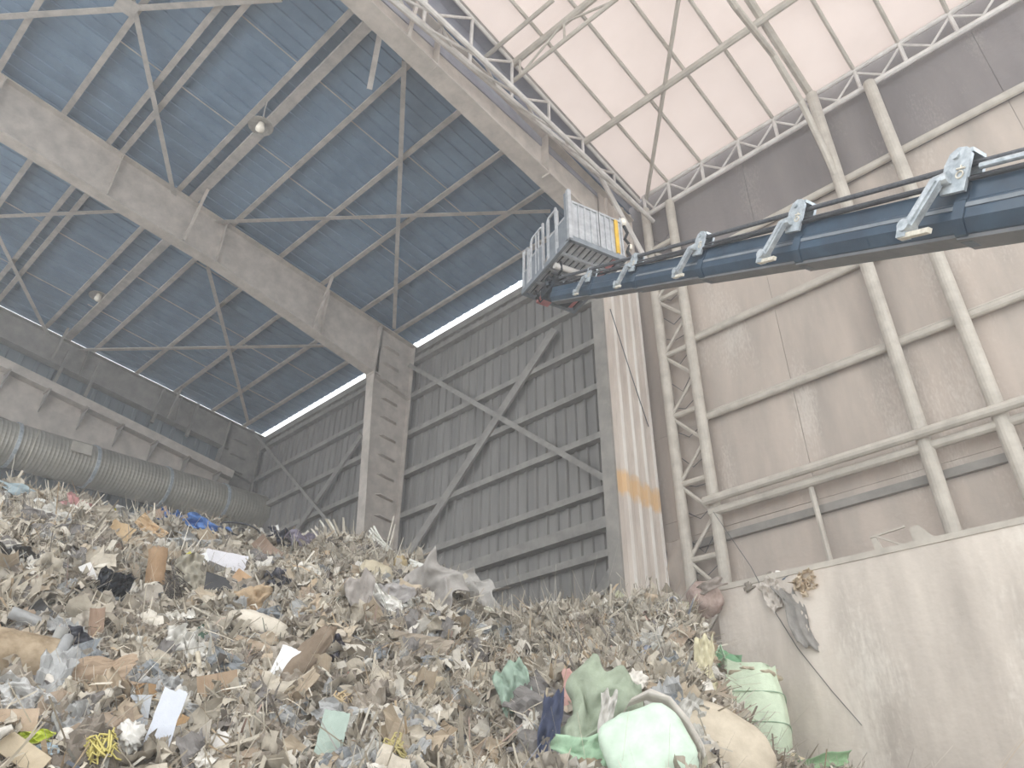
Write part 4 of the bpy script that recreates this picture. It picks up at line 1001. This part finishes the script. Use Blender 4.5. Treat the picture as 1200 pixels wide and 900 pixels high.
sheet('paper_strip', 254, 873, 18, 26, (224, 220, 214), 'torn white paper strip right of the small lilac card', 'paper', -34, .88, .1, curl=.2, jag=.08)
sheet('board', 388, 868, 30, 60, (170, 190, 178), 'mint-grey board standing near the bottom middle', 'board', -8, .88, .12, thick=.02, jag=.02)
bundle('cloth_strips', 396, 805, 30, 16, (186, 128, 120), 'small tuft of reddish cloth strips in the middle of the heap', 'cloth strips', 10, n=10, r=.014, out=.1, wav=.4)
bundle('straw_tuft', 404, 832, 34, 26, (196, 172, 130), 'tuft of straw-coloured strands below the reddish cloth strips', 'strands', 80, n=12, r=.009, out=.1, wav=.4)
bundle('straw_tuft', 452, 884, 44, 26, (186, 172, 110), 'olive-yellow tuft of strands at the bottom edge', 'strands', 20, n=14, r=.012, out=.1, wav=.4)
blob('rolled_paper', 414, 767, 42, 14, (206, 198, 184), 'short pale rolled paper tube right of the dark log', 'paper roll', -4, lump=.2, out=.1)
sheet('garment', 392, 762, 26, 30, (100, 98, 116), 'small navy-grey rag right of the dark log', 'rag', 20, .75, .1, crumple=.8, n=12, thick=.01, smooth=True)
sheet('garment', 326, 684, 22, 26, (100, 102, 114), 'blue-grey rag in the upper middle of the heap', 'rag', 30, .75, .1, crumple=.8, n=12, thick=.01, smooth=True)
sheet('cardboard', 498, 806, 46, 26, (198, 180, 152), 'flat beige cardboard sheet below the middle of the heap', 'cardboard', -6, .8, .1, crumple=.1, jag=.05)
sheet('cardboard', 442, 804, 30, 24, (204, 190, 166), 'pale crushed cardboard left of the flat beige sheet', 'cardboard', 14, .8, .1, crumple=.25, jag=.06)
sheet('cardboard', 519, 864, 20, 26, (166, 146, 120), 'small brown carton corner near the bottom middle', 'cardboard', -28, .8, .1, curl=.3)
sheet('cloth', 537, 788, 14, 28, (74, 100, 148), 'small bright blue rag in the middle of the heap', 'rag', 12, .8, .12, crumple=.7, n=10, thick=.008, smooth=True)
sheet('cardboard', 492, 760, 70, 26, (158, 146, 130), 'wide taupe cardboard sheet half sunk in the middle of the heap', 'cardboard', -4, .7, .06, crumple=.2, jag=.06)
sheet('cloth_sheet', 570, 792, 20, 26, (196, 186, 166), 'beige fabric flap left of the translucent green sheet', 'cloth', 10, .8, .1, curl=.2)
# right part: green sheets and bags
sheet('plastic_sheet', 604, 822, 34, 68, (164, 192, 172), 'translucent pale green plastic sheet hanging in the heap left of the pink cloth', 'plastic sheet', 14, .8, .1, .35, .2, pleat=.12, npl=2, crumple=.3, n=16, thick=.008, smooth=True)
sheet('cloth', 667, 822, 20, 58, (206, 158, 148), 'dusty pink cloth hanging beside the sage green sheet', 'cloth', -6, .8, .12, curl=-.2, crumple=.15, n=12, smooth=True)
sheet('navy_cloth', 645, 862, 24, 84, (66, 76, 106), 'twisted navy blue cloth hanging down by the pink cloth', 'cloth', -12, .8, .14, pleat=.14, npl=2, crumple=.3, n=14, smooth=True, thick=.02)
sheet('green_sheet', 700, 838, 66, 96, (160, 174, 150), 'large sage green fabric sheet draped down the right of the heap', 'fabric sheet', -22, .8, .12, curl=-.34, crumple=.22, freq=3.5, jag=.02, n=18, smooth=True, thick=.015)
sheet('green_sheet', 690, 884, 70, 40, (160, 196, 162), 'pale green fabric fold under the large sage green sheet', 'fabric sheet', 10, .8, .1, crumple=.3, n=12, smooth=True, thick=.015)
blob('bulk_bag', 758, 890, 100, 92, (196, 218, 198), 'mint green stuffed bulk bag at the bottom edge under a white arching film', 'bulk bag', 20, lump=.07, sq=.55, freq=1.3, out=.14, d=50)
sheet('plastic_film', 712, 850, 20, 66, (214, 210, 202), 'sheer white film strip hanging left of the bottom mint green bag', 'plastic film', -16, .85, .24, .4, .15, pleat=.1, npl=2, crumple=.3, n=14, smooth=True, thick=.006)
fa = MB(); pf = hit(772, 858); sc_ = scale_at(pf)
pts_ = [(-44, 4), (-30, 26), (-8, 34), (14, 26), (32, 2), (44, -26), (48, -48)]
vs = []; fs = []
for i, (x_, y_) in enumerate(pts_):
    for k in range(5):
        q_ = k / 4 - .5
        vs.append((x_ * sc_ - q_ * 14 * sc_ * (-.4), y_ * sc_ + q_ * 22 * sc_ * .5, .10 * math.cos(q_ * 3) + .04 * math.sin(i * 2 + k)))
for i in range(len(pts_) - 1):
    for k in range(4): a_ = i * 5 + k; fs.append((a_, a_ + 5, a_ + 6, a_ + 1))
place('plastic_film', 772, 858, fa.add(vs, fs), cmat((216, 210, 200), .5, .15), 'white film arching over the mint green bag at the bottom edge', 'plastic film', 0, .85, .32, smooth=True, p=pf)
sheet('plastic_wrapper', 752, 786, 26, 14, (200, 204, 222), 'light blue-white crumpled wrapper above the mint green bag', 'wrapper', -14, .8, .12, .4, crumple=.5, n=10, thick=.008)
blob('paper_wad', 746, 804, 24, 22, (226, 220, 208), 'white crumpled paper wad below the light blue wrapper', 'paper', 0, lump=.6, out=.1)
sheet('plastic_film', 806, 782, 20, 58, (214, 204, 184), 'cream torn film strip running down right of the blue-white wrapper', 'plastic film', 34, .8, .12, .5, crumple=.4, pleat=.08, n=12, thick=.008, smooth=True)
sheet('cloth', 772, 770, 22, 24, (176, 176, 166), 'grey torn cloth triangle left of the cream film strip', 'cloth', 30, .8, .12, taper=.8, crumple=.2)
sheet('plastic_bag', 828, 772, 22, 56, (216, 206, 168), 'yellowish plastic sack hanging at the corner of the concrete wall', 'plastic bag', -4, .85, .1, .5, pleat=.12, npl=2, crumple=.3, n=14, smooth=True, p=hit(826, 776))
sheet('plastic_strip', 728, 712, 22, 34, (206, 206, 170), 'pale yellow plastic strip at the foot of the clad pillar', 'plastic', 40, .8, .14, .5, curl=.3, crumple=.3, p=Vector(at(728, 714, y=10.6)))
sheet('plastic_strip', 790, 712, 26, 14, (204, 208, 170), 'pale green curled strip on the crest left of the pink stuffed sack', 'plastic', -20, .8, .14, .5, curl=.5)

# bulk bag against the concrete wall
def bulk_bag(px, py, y, wpx, hpx):
    p = at(px, py, y=y); s = scale_at(p); W, H_ = wpx * s, hpx * s * 1.06
    r = empty('bulk_bag', p); r.rotation_euler = (math.radians(-4), math.radians(3), math.radians(24)); tag(r, 'mint green woven bulk bag with open mouth standing against the concrete wall', 'bulk bag')
    vs = []; fs = []; nu, nv = 40, 18
    for j in range(nv + 1):
        v = j / nv
        for i in range(nu):
            a = 2 * PI * i / nu; c, s2 = math.cos(a), math.sin(a)
            sqx = math.copysign(abs(c) ** .55, c); sqy = math.copysign(abs(s2) ** .55, s2)
            k = (.80 + .24 * math.sin(PI * min(1, v * 1.05 + .08))) * (1 + .05 * mnoise.noise(Vector((c * 2, s2 * 2, v * 3))))
            fold = 1 + .025 * math.sin(a * 9 + v * 3) * v
            z = v * H_ * (.94 + .06 * mnoise.noise(Vector((c * 1.5, s2 * 1.5, 3)))) + (.06 * H_ * math.sin(a * 2 + .6) if j == nv else 0)
            vs.append((sqx * W / 2 * k * fold, sqy * W / 2 * k * fold, z - H_ / 2))
    for j in range(nv):
        for i in range(nu):
            a = j * nu + i; b = j * nu + (i + 1) % nu; fs.append((a, b, b + nu, a + nu))
    mb = MB().add(vs, fs); mb.build('bag_body', cmat((208, 226, 196), .7, 0, 14), r, True)
    blob_mb(W * .86, W * .86, .3, .3, 4).build('bag_filling', cmat((196, 182, 156), .9), r, True).matrix_local = Matrix.Translation((0, 0, H_ * .36)) @ Matrix.Rotation(0, 4, 'X')
    # loose collar flap and seams
    f = sheet_mb(W * .62, H_ * .34, n=12, crumple=.06, curl=-.25, thick=.01, seed=5); o = f.build('collar_flap', cmat((120, 178, 132), .6, 0, 20), r, True)
    o.matrix_local = Matrix.Translation((-W * .46, -.05, H_ * .5)) @ Matrix.Rotation(math.radians(62), 4, 'X') @ Matrix.Rotation(math.radians(-24), 4, 'Z')
    for z in (-.18, .12):
        pts = []
        for i in range(nu + 1):
            a = 2 * PI * i / nu; c, s2 = math.cos(a), math.sin(a); v = z + .5
            k = (.80 + .24 * math.sin(PI * min(1, v * 1.05 + .08))) * 1.012
            pts.append((math.copysign(abs(c) ** .55, c) * W / 2 * k, math.copysign(abs(s2) ** .55, s2) * W / 2 * k, z * H_))
        MB().tube(pts, .008, 5).build('seam', cmat((160, 190, 160), .7), r)
    for sx in (-1,):
        MB().tube([(sx * W * .42, -W * .45, H_ * .3), (sx * W * .44, -W * .5, H_ * .5), (sx * W * .36, -W * .42, H_ * .62), (sx * W * .3, -W * .44, H_ * .45)], .018, 6).build('lifting_loop', cmat((170, 206, 170), .7), r, True)
bulk_bag(882, 834, 10.75, 78, 104)
blob('sand_sack', 846, 880, 104, 74, (198, 184, 162), 'bulging tan sack dusted with sand at the bottom edge left of the concrete wall', 'sack', -34, lump=.08, sq=.8, freq=1.4, out=.1, d=40, p=hit(846, 880))
sheet('green_flap', 850, 776, 26, 20, (120, 172, 128), 'curled dark green flap of plastic beside the yellowish sack', 'plastic', -18, .8, .1, .5, curl=.5, smooth=True, p=Vector(at(852, 777, y=10.9)))
sheet('green_flap', 968, 893, 62, 14, (150, 192, 142), 'pale green sheet edge at the bottom of the concrete wall', 'plastic sheet', 8, .8, .05, .6, curl_y=.4, crumple=.3, n=12, smooth=True, p=Vector(at(968, 895, y=11.0)))
blob('sand_sack', 925, 894, 40, 22, (212, 196, 160), 'small tan sack between mint green bulk bag and pale green sheet edge', 'sack', -10, lump=.2, out=.05, p=Vector(at(925, 896, y=10.9)))
# stuffed sack on the corner of the wall
blob('stuffed_sack', 827, 694, 42, 42, (184, 160, 150), 'pinkish grey dusty stuffed sack perched at the left end of the concrete wall', 'sack', 12, lump=.16, out=0, d=36, var=36, p=Vector(at(826, 702, y=11.3)))
sheet('sack_flap', 838, 690, 26, 12, (150, 138, 130), 'dark folded sack mouth resting on the pinkish stuffed sack', 'sack', 24, .85, .02, crumple=.3, curl=-.2, n=10, smooth=True, p=Vector(at(836, 686, y=11.12)))
# things along the top of the concrete wall
def wall_sheet_item(name, px, py, w, h, rgb, label, cat, rot=0, y=11.44, **k):
    return sheet(name, px, py, w, h, rgb, label, cat, rot, 1.0, 0, p=Vector(at(px, py, y=y)), vertical=True, **k)
wall_sheet_item('hanging_cloth', 932, 722, 22, 74, (150, 146, 142), 'grey cloth strip hanging over the concrete wall face', 'cloth', 10, pleat=.10, npl=2, crumple=.2, n=14, smooth=True)
wall_sheet_item('hanging_sheet', 906, 694, 26, 36, (196, 188, 178), 'pale torn plastic sheet hanging over the wall edge left of the grey cloth', 'plastic sheet', 14, crumple=.25, jag=.05, n=12)
sheet('tan_rag', 942, 680, 26, 22, (222, 204, 178), 'tan frayed rag lying on the wall edge above the grey cloth', 'rag', 30, .9, 0, crumple=.8, n=12, jag=.1, p=Vector(at(942, 682, y=11.42)))
sheet('blue_rag', 936, 670, 30, 10, (140, 156, 176), 'faded blue rag on top of the concrete wall', 'rag', 12, .8, 0, crumple=.8, n=10, p=Vector(at(936, 671, y=11.62)))
sheet('blue_rag', 965, 663, 14, 8, (120, 150, 190), 'small blue plastic scrap on the wall top right of the faded blue rag', 'plastic', 12, .8, 0, crumple=.8, n=8, p=Vector(at(965, 664, y=11.62)))
blob('white_bottle', 914, 672, 12, 7, (230, 228, 222), 'small white plastic bottle lying on the concrete wall top', 'bottle', -35, lump=.1, out=0, p=Vector(at(914, 673, y=11.62)))
bundle('tangled_rope', 892, 680, 44, 8, (140, 132, 120), 'grey tangled rope lying along the concrete wall top', 'rope', 22, n=6, r=.025, out=0, wav=.8, p=Vector(at(890, 682, y=11.62)))
sheet('plastic_scrap', 1011, 657, 20, 8, (206, 200, 190), 'small white plastic scrap on the wall top left of the metal frame', 'plastic', 18, .8, 0, crumple=.6, curl=-.3, n=8, p=Vector(at(1011, 656, y=11.7)))
ft = empty('frame_stand', at(1035, 655, y=11.75)); tag(ft, 'white angle-iron frame standing on the concrete wall top before the thick post', 'metal frame')
fo = -at(1035, 655, y=11.75)
def fb(mb, n, m): mb.v = [tuple(Vector(v) + fo) for v in mb.v]; return mb.build(n, m, ft)
q0, q1, q2, q3 = at(1030, 656, y=11.75), at(1020, 630, y=11.75), at(1060, 617, y=11.75), at(1042, 653, y=11.75)
fb(MB().hexa([q0, q0 + Vector((.14, 0, 0)), q0 + Vector((.14, .02, 0)), q0 + Vector((0, .02, 0)), q1, q1 + Vector((.08, 0, 0)), q1 + Vector((.08, .02, 0)), q1 + Vector((0, .02, 0))]), 'frame_leg', M['pipe'])
fb(MB().bar(q1, q2, .03), 'frame_rail', M['pipe']); fb(MB().bar(q1 + Vector((.08, 0, 0)), at(1062, 640, y=11.75), .025), 'frame_brace', M['pipe'])
fb(MB().add([at(1028, 632, y=11.76), at(1034, 643, y=11.76), at(1043, 653, y=11.76), q0], [(0, 1, 2, 3)]), 'frame_gusset', M['pipe'])
bd = MB(); c_ = [at(1072, 646, y=11.8), at(1098, 641, y=11.8), at(1096, 630, y=11.8), at(1076, 615, y=11.8), at(1066, 618, y=11.8)]
bd.add(c_ + [c + Vector((0, .03, 0)) for c in c_], [(0, 1, 2, 3, 4), (9, 8, 7, 6, 5)] + [(i, (i + 1) % 5, 5 + (i + 1) % 5, 5 + i) for i in range(5)])
o_ = bd.build('white_board', M['pipe']); tag(o_, 'white chipped board standing on the concrete wall top beside the metal frame', 'board')
cb_pts = [at(x_, y_, y=11.47) for x_, y_ in ((868, 600), (880, 660), (905, 712), (935, 760), (975, 810), (1010, 850))]
cb_pts[0] = at(836, 600, y=12.75); cb_pts[1] = at(880, 664, y=11.47)
tag(MB().tube(cb_pts, .006, 5).build('wire', M['rope']), 'thin dark wire hanging from the lattice column down the concrete wall', 'wire')
tag(MB().tube([at(715, 362, y=11.4), at(740, 440, y=12.2), at(760, 500, y=12.8)], .012, 5).build('wire', M['rope']), 'thin dark wire crossing the upper face of the clad pillar', 'wire')

# ------------------------------------------------------------------ small loose scraps one can count, copied from a few of each kind
rq = random.Random(21); SCRAPS = {}
def scatter(name, makers, mats, label, cat, group, count, tmin=.28, face=(.25, .8)):
    meshes = [mk(k).mesh(name, mats[k % len(mats)], False) for k, mk in enumerate(makers)]
    for c in range(count):
        for _ in range(30):
            px, py = rq.uniform(0, 890), rq.uniform(590, 900)
            a, e = azel(px, py)
            r1 = float(np.interp(a, ra, rrr)); z1 = float(np.interp(a, ra, rz))
            if e < (z1 - EYE.z) / r1 - .012: break
        p = hit(px, py)
        if p.y > 11.1 and p.x > -6.3: continue
        if any((p - k[0]).length < .75 * max(.12, min(k[1], k[2])) + .08 for k in KEEP): continue
        SCRAPS.setdefault(name, []).append(None); o = link(name, meshes[c % len(meshes)]); SCRAPS[name][-1] = (o, p, label.split(' lying')[0]); o.matrix_world = frame_at(p, rq.uniform(0, 2 * PI), rq.uniform(*face), rq.uniform(.03, .09)) @ Matrix.Diagonal((*([rq.uniform(.7, 1.35)] * 3), 1))
        tag(o, label, cat, group)
scatter('cardboard_scrap', [lambda k: sheet_mb(.26 + .05 * k, .18, 5, curl=.2 * (k - 1), jag=.1, crumple=.02, seed=k) for k in range(4)], [cmat((178, 160, 136)), cmat((160, 142, 122)), cmat((192, 176, 152))],
        'small torn brown cardboard scrap lying loose on the waste heap', 'cardboard', 'small cardboard scraps', 95)
scatter('paper_scrap', [lambda k: sheet_mb(.16 + .04 * k, .14, 6, curl=.15, jag=.1, crumple=.05, seed=k + 9, thick=.006) for k in range(4)], [cmat((218, 214, 206)), cmat((204, 200, 190))],
        'small off-white paper scrap lying loose on the waste heap', 'paper', 'small paper scraps', 85)
scatter('plastic_scrap', [lambda k: sheet_mb(.30 + .06 * k, .2, 10, crumple=.09, seed=k + 19, thick=.005, jag=.06) for k in range(4)], [cmat((168, 170, 170), .4), cmat((186, 184, 176), .4), cmat((140, 146, 150), .4)],
        'small crumpled grey film scrap lying loose on the waste heap', 'plastic film', 'small plastic film scraps', 110)
scatter('cloth_rag', [lambda k: sheet_mb(.34 + .06 * k, .22, 10, crumple=.10, pleat=.02, seed=k + 29, thick=.012, jag=.05) for k in range(4)], [cmat((156, 146, 132)), cmat((140, 130, 118)), cmat((172, 162, 148)), cmat((128, 124, 122))],
        'small dusty taupe rag lying loose on the waste heap', 'rag', 'small dusty rags', 160)
scatter('wood_stick', [lambda k: MB().tube([(-.13 - .03 * k, 0, 0), (0, .01 * k, .015), (.13 + .03 * k, .02, 0)], .010 + .002 * k, 6) for k in range(4)], [cmat((176, 162, 138)), cmat((140, 126, 108)), cmat((200, 192, 176))],
        'short thin stick lying loose on the waste heap', 'stick', 'short loose sticks', 70)
scatter('foam_crumb', [lambda k: blob_mb(.12 + .03 * k, .10, .08, .4, k, 12, 8) for k in range(3)], [cmat((212, 206, 196)), cmat((190, 178, 160))],
        'small pale foam lump lying loose on the waste heap', 'foam', 'small foam lumps', 60)

# each scrap is told apart by the larger piece it lies nearest to
import re
def px_of(p):
    q = p - EYE; z = q.dot(FWD); return (600 + FOC * q.dot(RGT) / z, 450 - FOC * q.dot(UPV) / z)
marks = {}
for o in COL.objects:
    lb = o.get('label')
    if lb and o.parent is None and o.get('group') is None and o.get('kind') is None:
        if not any((k[0] - o.matrix_world.translation).length < .3 for k in KEEP) and not o.name.startswith(('carpet_roll', 'bulk_bag', 'portal')): continue
        sh_ = re.split(r' (?:lying|leaning|standing|hanging|on|at|beside|below|near|right|left|under|in|across|above|with|running|draped|tucked|sticking|poking|crumpled on|slung|spread|down|bent|arching|perched|arched|just|half|trailing|framed|tied|piece|between|from|dusted|resting|of|along|tilted|over|hanging)\b', lb)[0].rstrip(',')
        if 2 <= len(sh_.split()) <= 5 and sh_.split()[-1] not in ('white', 'tuft', 'sheaf', 'tangle', 'bundle', 'plastic', 'dark'): marks.setdefault(sh_, []).append(px_of(o.matrix_world.translation))
marks = {k: v[0] for k, v in marks.items() if len(v) == 1 and 0 < v[0][0] < 1000 and 560 < v[0][1] < 900}
ORD = ['nearest', 'second nearest', 'third nearest', 'fourth nearest', 'fifth nearest', 'sixth nearest', 'seventh nearest', 'eighth nearest', 'ninth nearest', 'tenth nearest']
for name, lst in SCRAPS.items():
    pos = [px_of(p) for _, p, _ in lst]; best = [(99, 0, '')] * len(lst)
    for mk, (mx_, my_) in marks.items():
        dd = [math.hypot(a - mx_, b - my_) for a, b in pos]
        for r_, i_ in enumerate(sorted(range(len(lst)), key=lambda i: dd[i])): best[i_] = min(best[i_], (r_, dd[i_], mk))
    for (o, p, first), (r_, d_, mk) in zip(lst, best):
        if r_ < len(ORD): o['label'] = f'{first}, {ORD[r_]} to the {mk}'

# ------------------------------------------------------------------ the uncountable mass of shreds and crumpled scraps on the heap
PAL = [((190, 181, 165), 34), ((176, 167, 151), 30), ((160, 151, 136), 20), ((206, 199, 186), 14), ((138, 127, 112), 9), ((212, 205, 192), 4), ((178, 158, 132), 7), ((160, 159, 153), 6), ((116, 109, 101), 4), ((160, 163, 150), 1), ((180, 154, 142), .8), ((128, 134, 146), .6)]
KP = np.array([tuple(k[0]) for k in KEEP]); KW = np.array([k[1] for k in KEEP]); KH = np.array([k[2] for k in KEEP])
def spots(N, t0, t1, pad):
    az = rs.uniform(math.radians(-82), math.radians(-14), N); c1 = np.interp(az, ra, rrr)
    t = rs.beta(1.3, 1.0, N) * (t1 - t0) + t0; r_ = R_FOOT + t * (c1 - R_FOOT); x = r_ * np.sin(az); y = r_ * np.cos(az)
    ok = ~((y > 11.2) & (x > -6.3)); z = heap_z(x, y)
    P = np.stack([x, y, z], -1)
    # thin the litter where a larger piece lies (measured across the line of sight)
    for p, w, h in zip(KP, KW, KH):
        d = P - p; a = np.array([p[1], -p[0], 0]) / math.hypot(p[0], p[1]); b = np.array([p[0], p[1], 0]) / math.hypot(p[0], p[1])
        u = d @ a; v = d[:, 2] * .94 - .12 * (d @ b); dep = d @ b
        near = (abs(u) < w * pad) & (abs(v) < h * pad * .85) & (dep < .9) & (dep > -.7 * h - .1)
        ok &= ~near
    return P[ok]
def shreds(N, lmin, lmax, wmin, wmax, lift, seg=4, curl=1.2, flat=.85, pad=.95):
    P = spots(N, .235, 1.01, pad); n = len(P); x, y = P[:, 0], P[:, 1]; e = .06
    gx = (heap_z(x + e, y) - heap_z(x - e, y)) / (2 * e); gy = (heap_z(x, y + e) - heap_z(x, y - e)) / (2 * e)
    nrm = np.stack([-gx, -gy, np.ones(n)], -1); nrm /= np.linalg.norm(nrm, axis=1, keepdims=True)
    # neighbouring strips lie roughly alike, as combed out by the grab
    swirl = np.sin(x * 1.7 + 1.3 * np.sin(y * 1.1)) * 1.4 + np.sin(y * 2.3 + x) * .8
    pref = np.stack([np.cos(swirl), np.sin(swirl), 0 * swirl], -1)
    rv = rs.normal(size=(n, 3)) * .8 + pref * rs.choice([-1, 1], n)[:, None] * .9; rv = rv - (rv * nrm).sum(1, keepdims=True) * nrm * np.where(rs.rand(n) < .03, .4, flat)[:, None]
    d = rv / np.linalg.norm(rv, axis=1, keepdims=True)
    rv2 = rs.normal(size=(n, 3)) * .6 + nrm * .8 + np.array([.25, -.35, .1])
    nn = rv2 - (rv2 * d).sum(1, keepdims=True) * d; nn /= np.linalg.norm(nn, axis=1, keepdims=True); sd_ = np.cross(d, nn)
    L = np.exp(rs.uniform(math.log(lmin), math.log(lmax), n)); W = np.exp(rs.uniform(math.log(wmin), math.log(wmax), n)); W = np.minimum(W, L * .6)
    base = P + nrm * rs.uniform(-.02, lift, n)[:, None]
    k1 = rs.normal(size=n) * curl; k2 = rs.normal(size=n) * curl * .6; k3 = rs.normal(size=n) * curl
    V = np.zeros((n, seg + 1, 2, 3)); tw0 = rs.normal(size=n) * .3; tw1 = rs.normal(size=n) * .9
    for s in range(seg + 1):
        u = s / seg - .5
        ctr = base + d * (L * u)[:, None] + nn * (L * (k1 * (u * u - .08) + k3 * u * (u * u - .15)))[:, None] + sd_ * (L * k2 * (u * u - .08))[:, None]
        ctr = ctr + rs.normal(size=(n, 3)) * (W * .14)[:, None]
        w = W * (.5 + .12 * rs.normal(size=n)) * (1 - .3 * abs(2 * u) ** 3)
        tw = tw0 + tw1 * u
        sv = sd_ * np.cos(tw)[:, None] + nn * np.sin(tw)[:, None]
        V[:, s, 0] = ctr - sv * w[:, None]; V[:, s, 1] = ctr + sv * w[:, None]
    o = np.arange(n) * (2 * (seg + 1))
    F = np.concatenate([np.stack([o + 2 * s, o + 2 * s + 1, o + 2 * s + 3, o + 2 * s + 2], -1) for s in range(seg)])
    pw = np.array([p for _, p in PAL], float); pw /= pw.sum()
    cl = np.array([lin(c) for c, _ in PAL])[rs.choice(len(PAL), n, p=pw)] * rs.uniform(.8, 1.15, (n, 1))
    return V.reshape(-1, 3), F, np.repeat(np.concatenate([cl, np.ones((n, 1))], 1), 2 * (seg + 1), axis=0)
def wads(N, smin, smax, g=10, pad=.9):
    P = spots(N, .235, .99, pad); n = len(P)
    S = np.exp(rs.uniform(math.log(smin), math.log(smax), n))
    nrm = rs.normal(size=(n, 3)) * .5 + np.array([.35, -.5, .55]); nrm /= np.linalg.norm(nrm, axis=1, keepdims=True)
    d = rs.normal(size=(n, 3)); d -= (d * nrm).sum(1, keepdims=True) * nrm; d /= np.linalg.norm(d, axis=1, keepdims=True); e = np.cross(nrm, d)
    asp = rs.uniform(.28, .85, n); bend = rs.normal(size=n) * 1.0; ph = rs.uniform(0, 6.28, (n, 4)); fr = rs.uniform(6, 22, (n, 4)); am = rs.uniform(.025, .095, (n, 3)); twt = rs.normal(size=n) * .8
    V = np.zeros((n, g, g, 3))
    for i in range(g):
        for j in range(g):
            u, v = i / (g - 1) - .5, j / (g - 1) - .5
            hgt = am[:, 0] * np.sin(fr[:, 0] * u + ph[:, 0] + 3 * v) + am[:, 1] * np.sin(fr[:, 1] * v + ph[:, 1] + 2 * u) + am[:, 2] * np.sin(fr[:, 2] * (u + v) + ph[:, 2]) + rs.normal(size=n) * .03 - bend * (u * u - .1) * .8 + twt * u * v
            out = (abs(u) > .49) | (abs(v) > .49)
            jx, jy = rs.normal(size=n) * (.06 if out else .02), rs.normal(size=n) * (.06 if out else .02)
            V[:, i, j] = P + np.array([0, 0, .03]) + d * (S * (u + jx))[:, None] + e * (S * asp * (v * (1 + .35 * np.sin(ph[:, 3] + u * 4)) + jy))[:, None] + nrm * (S * hgt)[:, None]
    k = np.arange(n) * g * g
    F = np.concatenate([np.stack([k + i * g + j, k + i * g + j + 1, k + (i + 1) * g + j + 1, k + (i + 1) * g + j], -1) for i in range(g - 1) for j in range(g - 1)])
    pal = [(186, 177, 162), (168, 159, 144), (200, 193, 181), (150, 141, 127), (176, 168, 156), (226, 221, 212), (122, 116, 110), (180, 163, 141)]
    cl = np.array([lin(c) for c in pal])[rs.choice(len(pal), n, p=[.28, .24, .14, .12, .1, .04, .04, .04])] * rs.uniform(.85, 1.12, (n, 1))
    return V.reshape(-1, 3), F, np.repeat(np.concatenate([cl, np.ones((n, 1))], 1), g * g, axis=0)
parts_ = [shreds(34000, .05, .20, .005, .018, .05, 4, 2.2), shreds(26000, .12, .50, .010, .030, .06, 6, 2.6), shreds(2500, .2, .6, .04, .09, .05, 7, 2.2), shreds(9000, .2, .7, .004, .010, .05, 8, 3.4)]
off = 0; VV = []; FF = []; CC = []
for V_, F_, C_ in parts_:
    VV.append(V_); FF.append(F_ + off); CC.append(C_); off += len(V_)
sh = link('shredded_strips', new_np_mesh('shredded_strips', np.concatenate(VV), np.concatenate(FF), M['shred'], np.concatenate(CC), True), heap); sh['kind'] = 'stuff'
V_, F_, C_ = wads(7500, .10, .46)
wd = link('crumpled_scraps', new_np_mesh('crumpled_scraps', V_, F_, M['shred'], C_, False), heap); wd['kind'] = 'stuff'
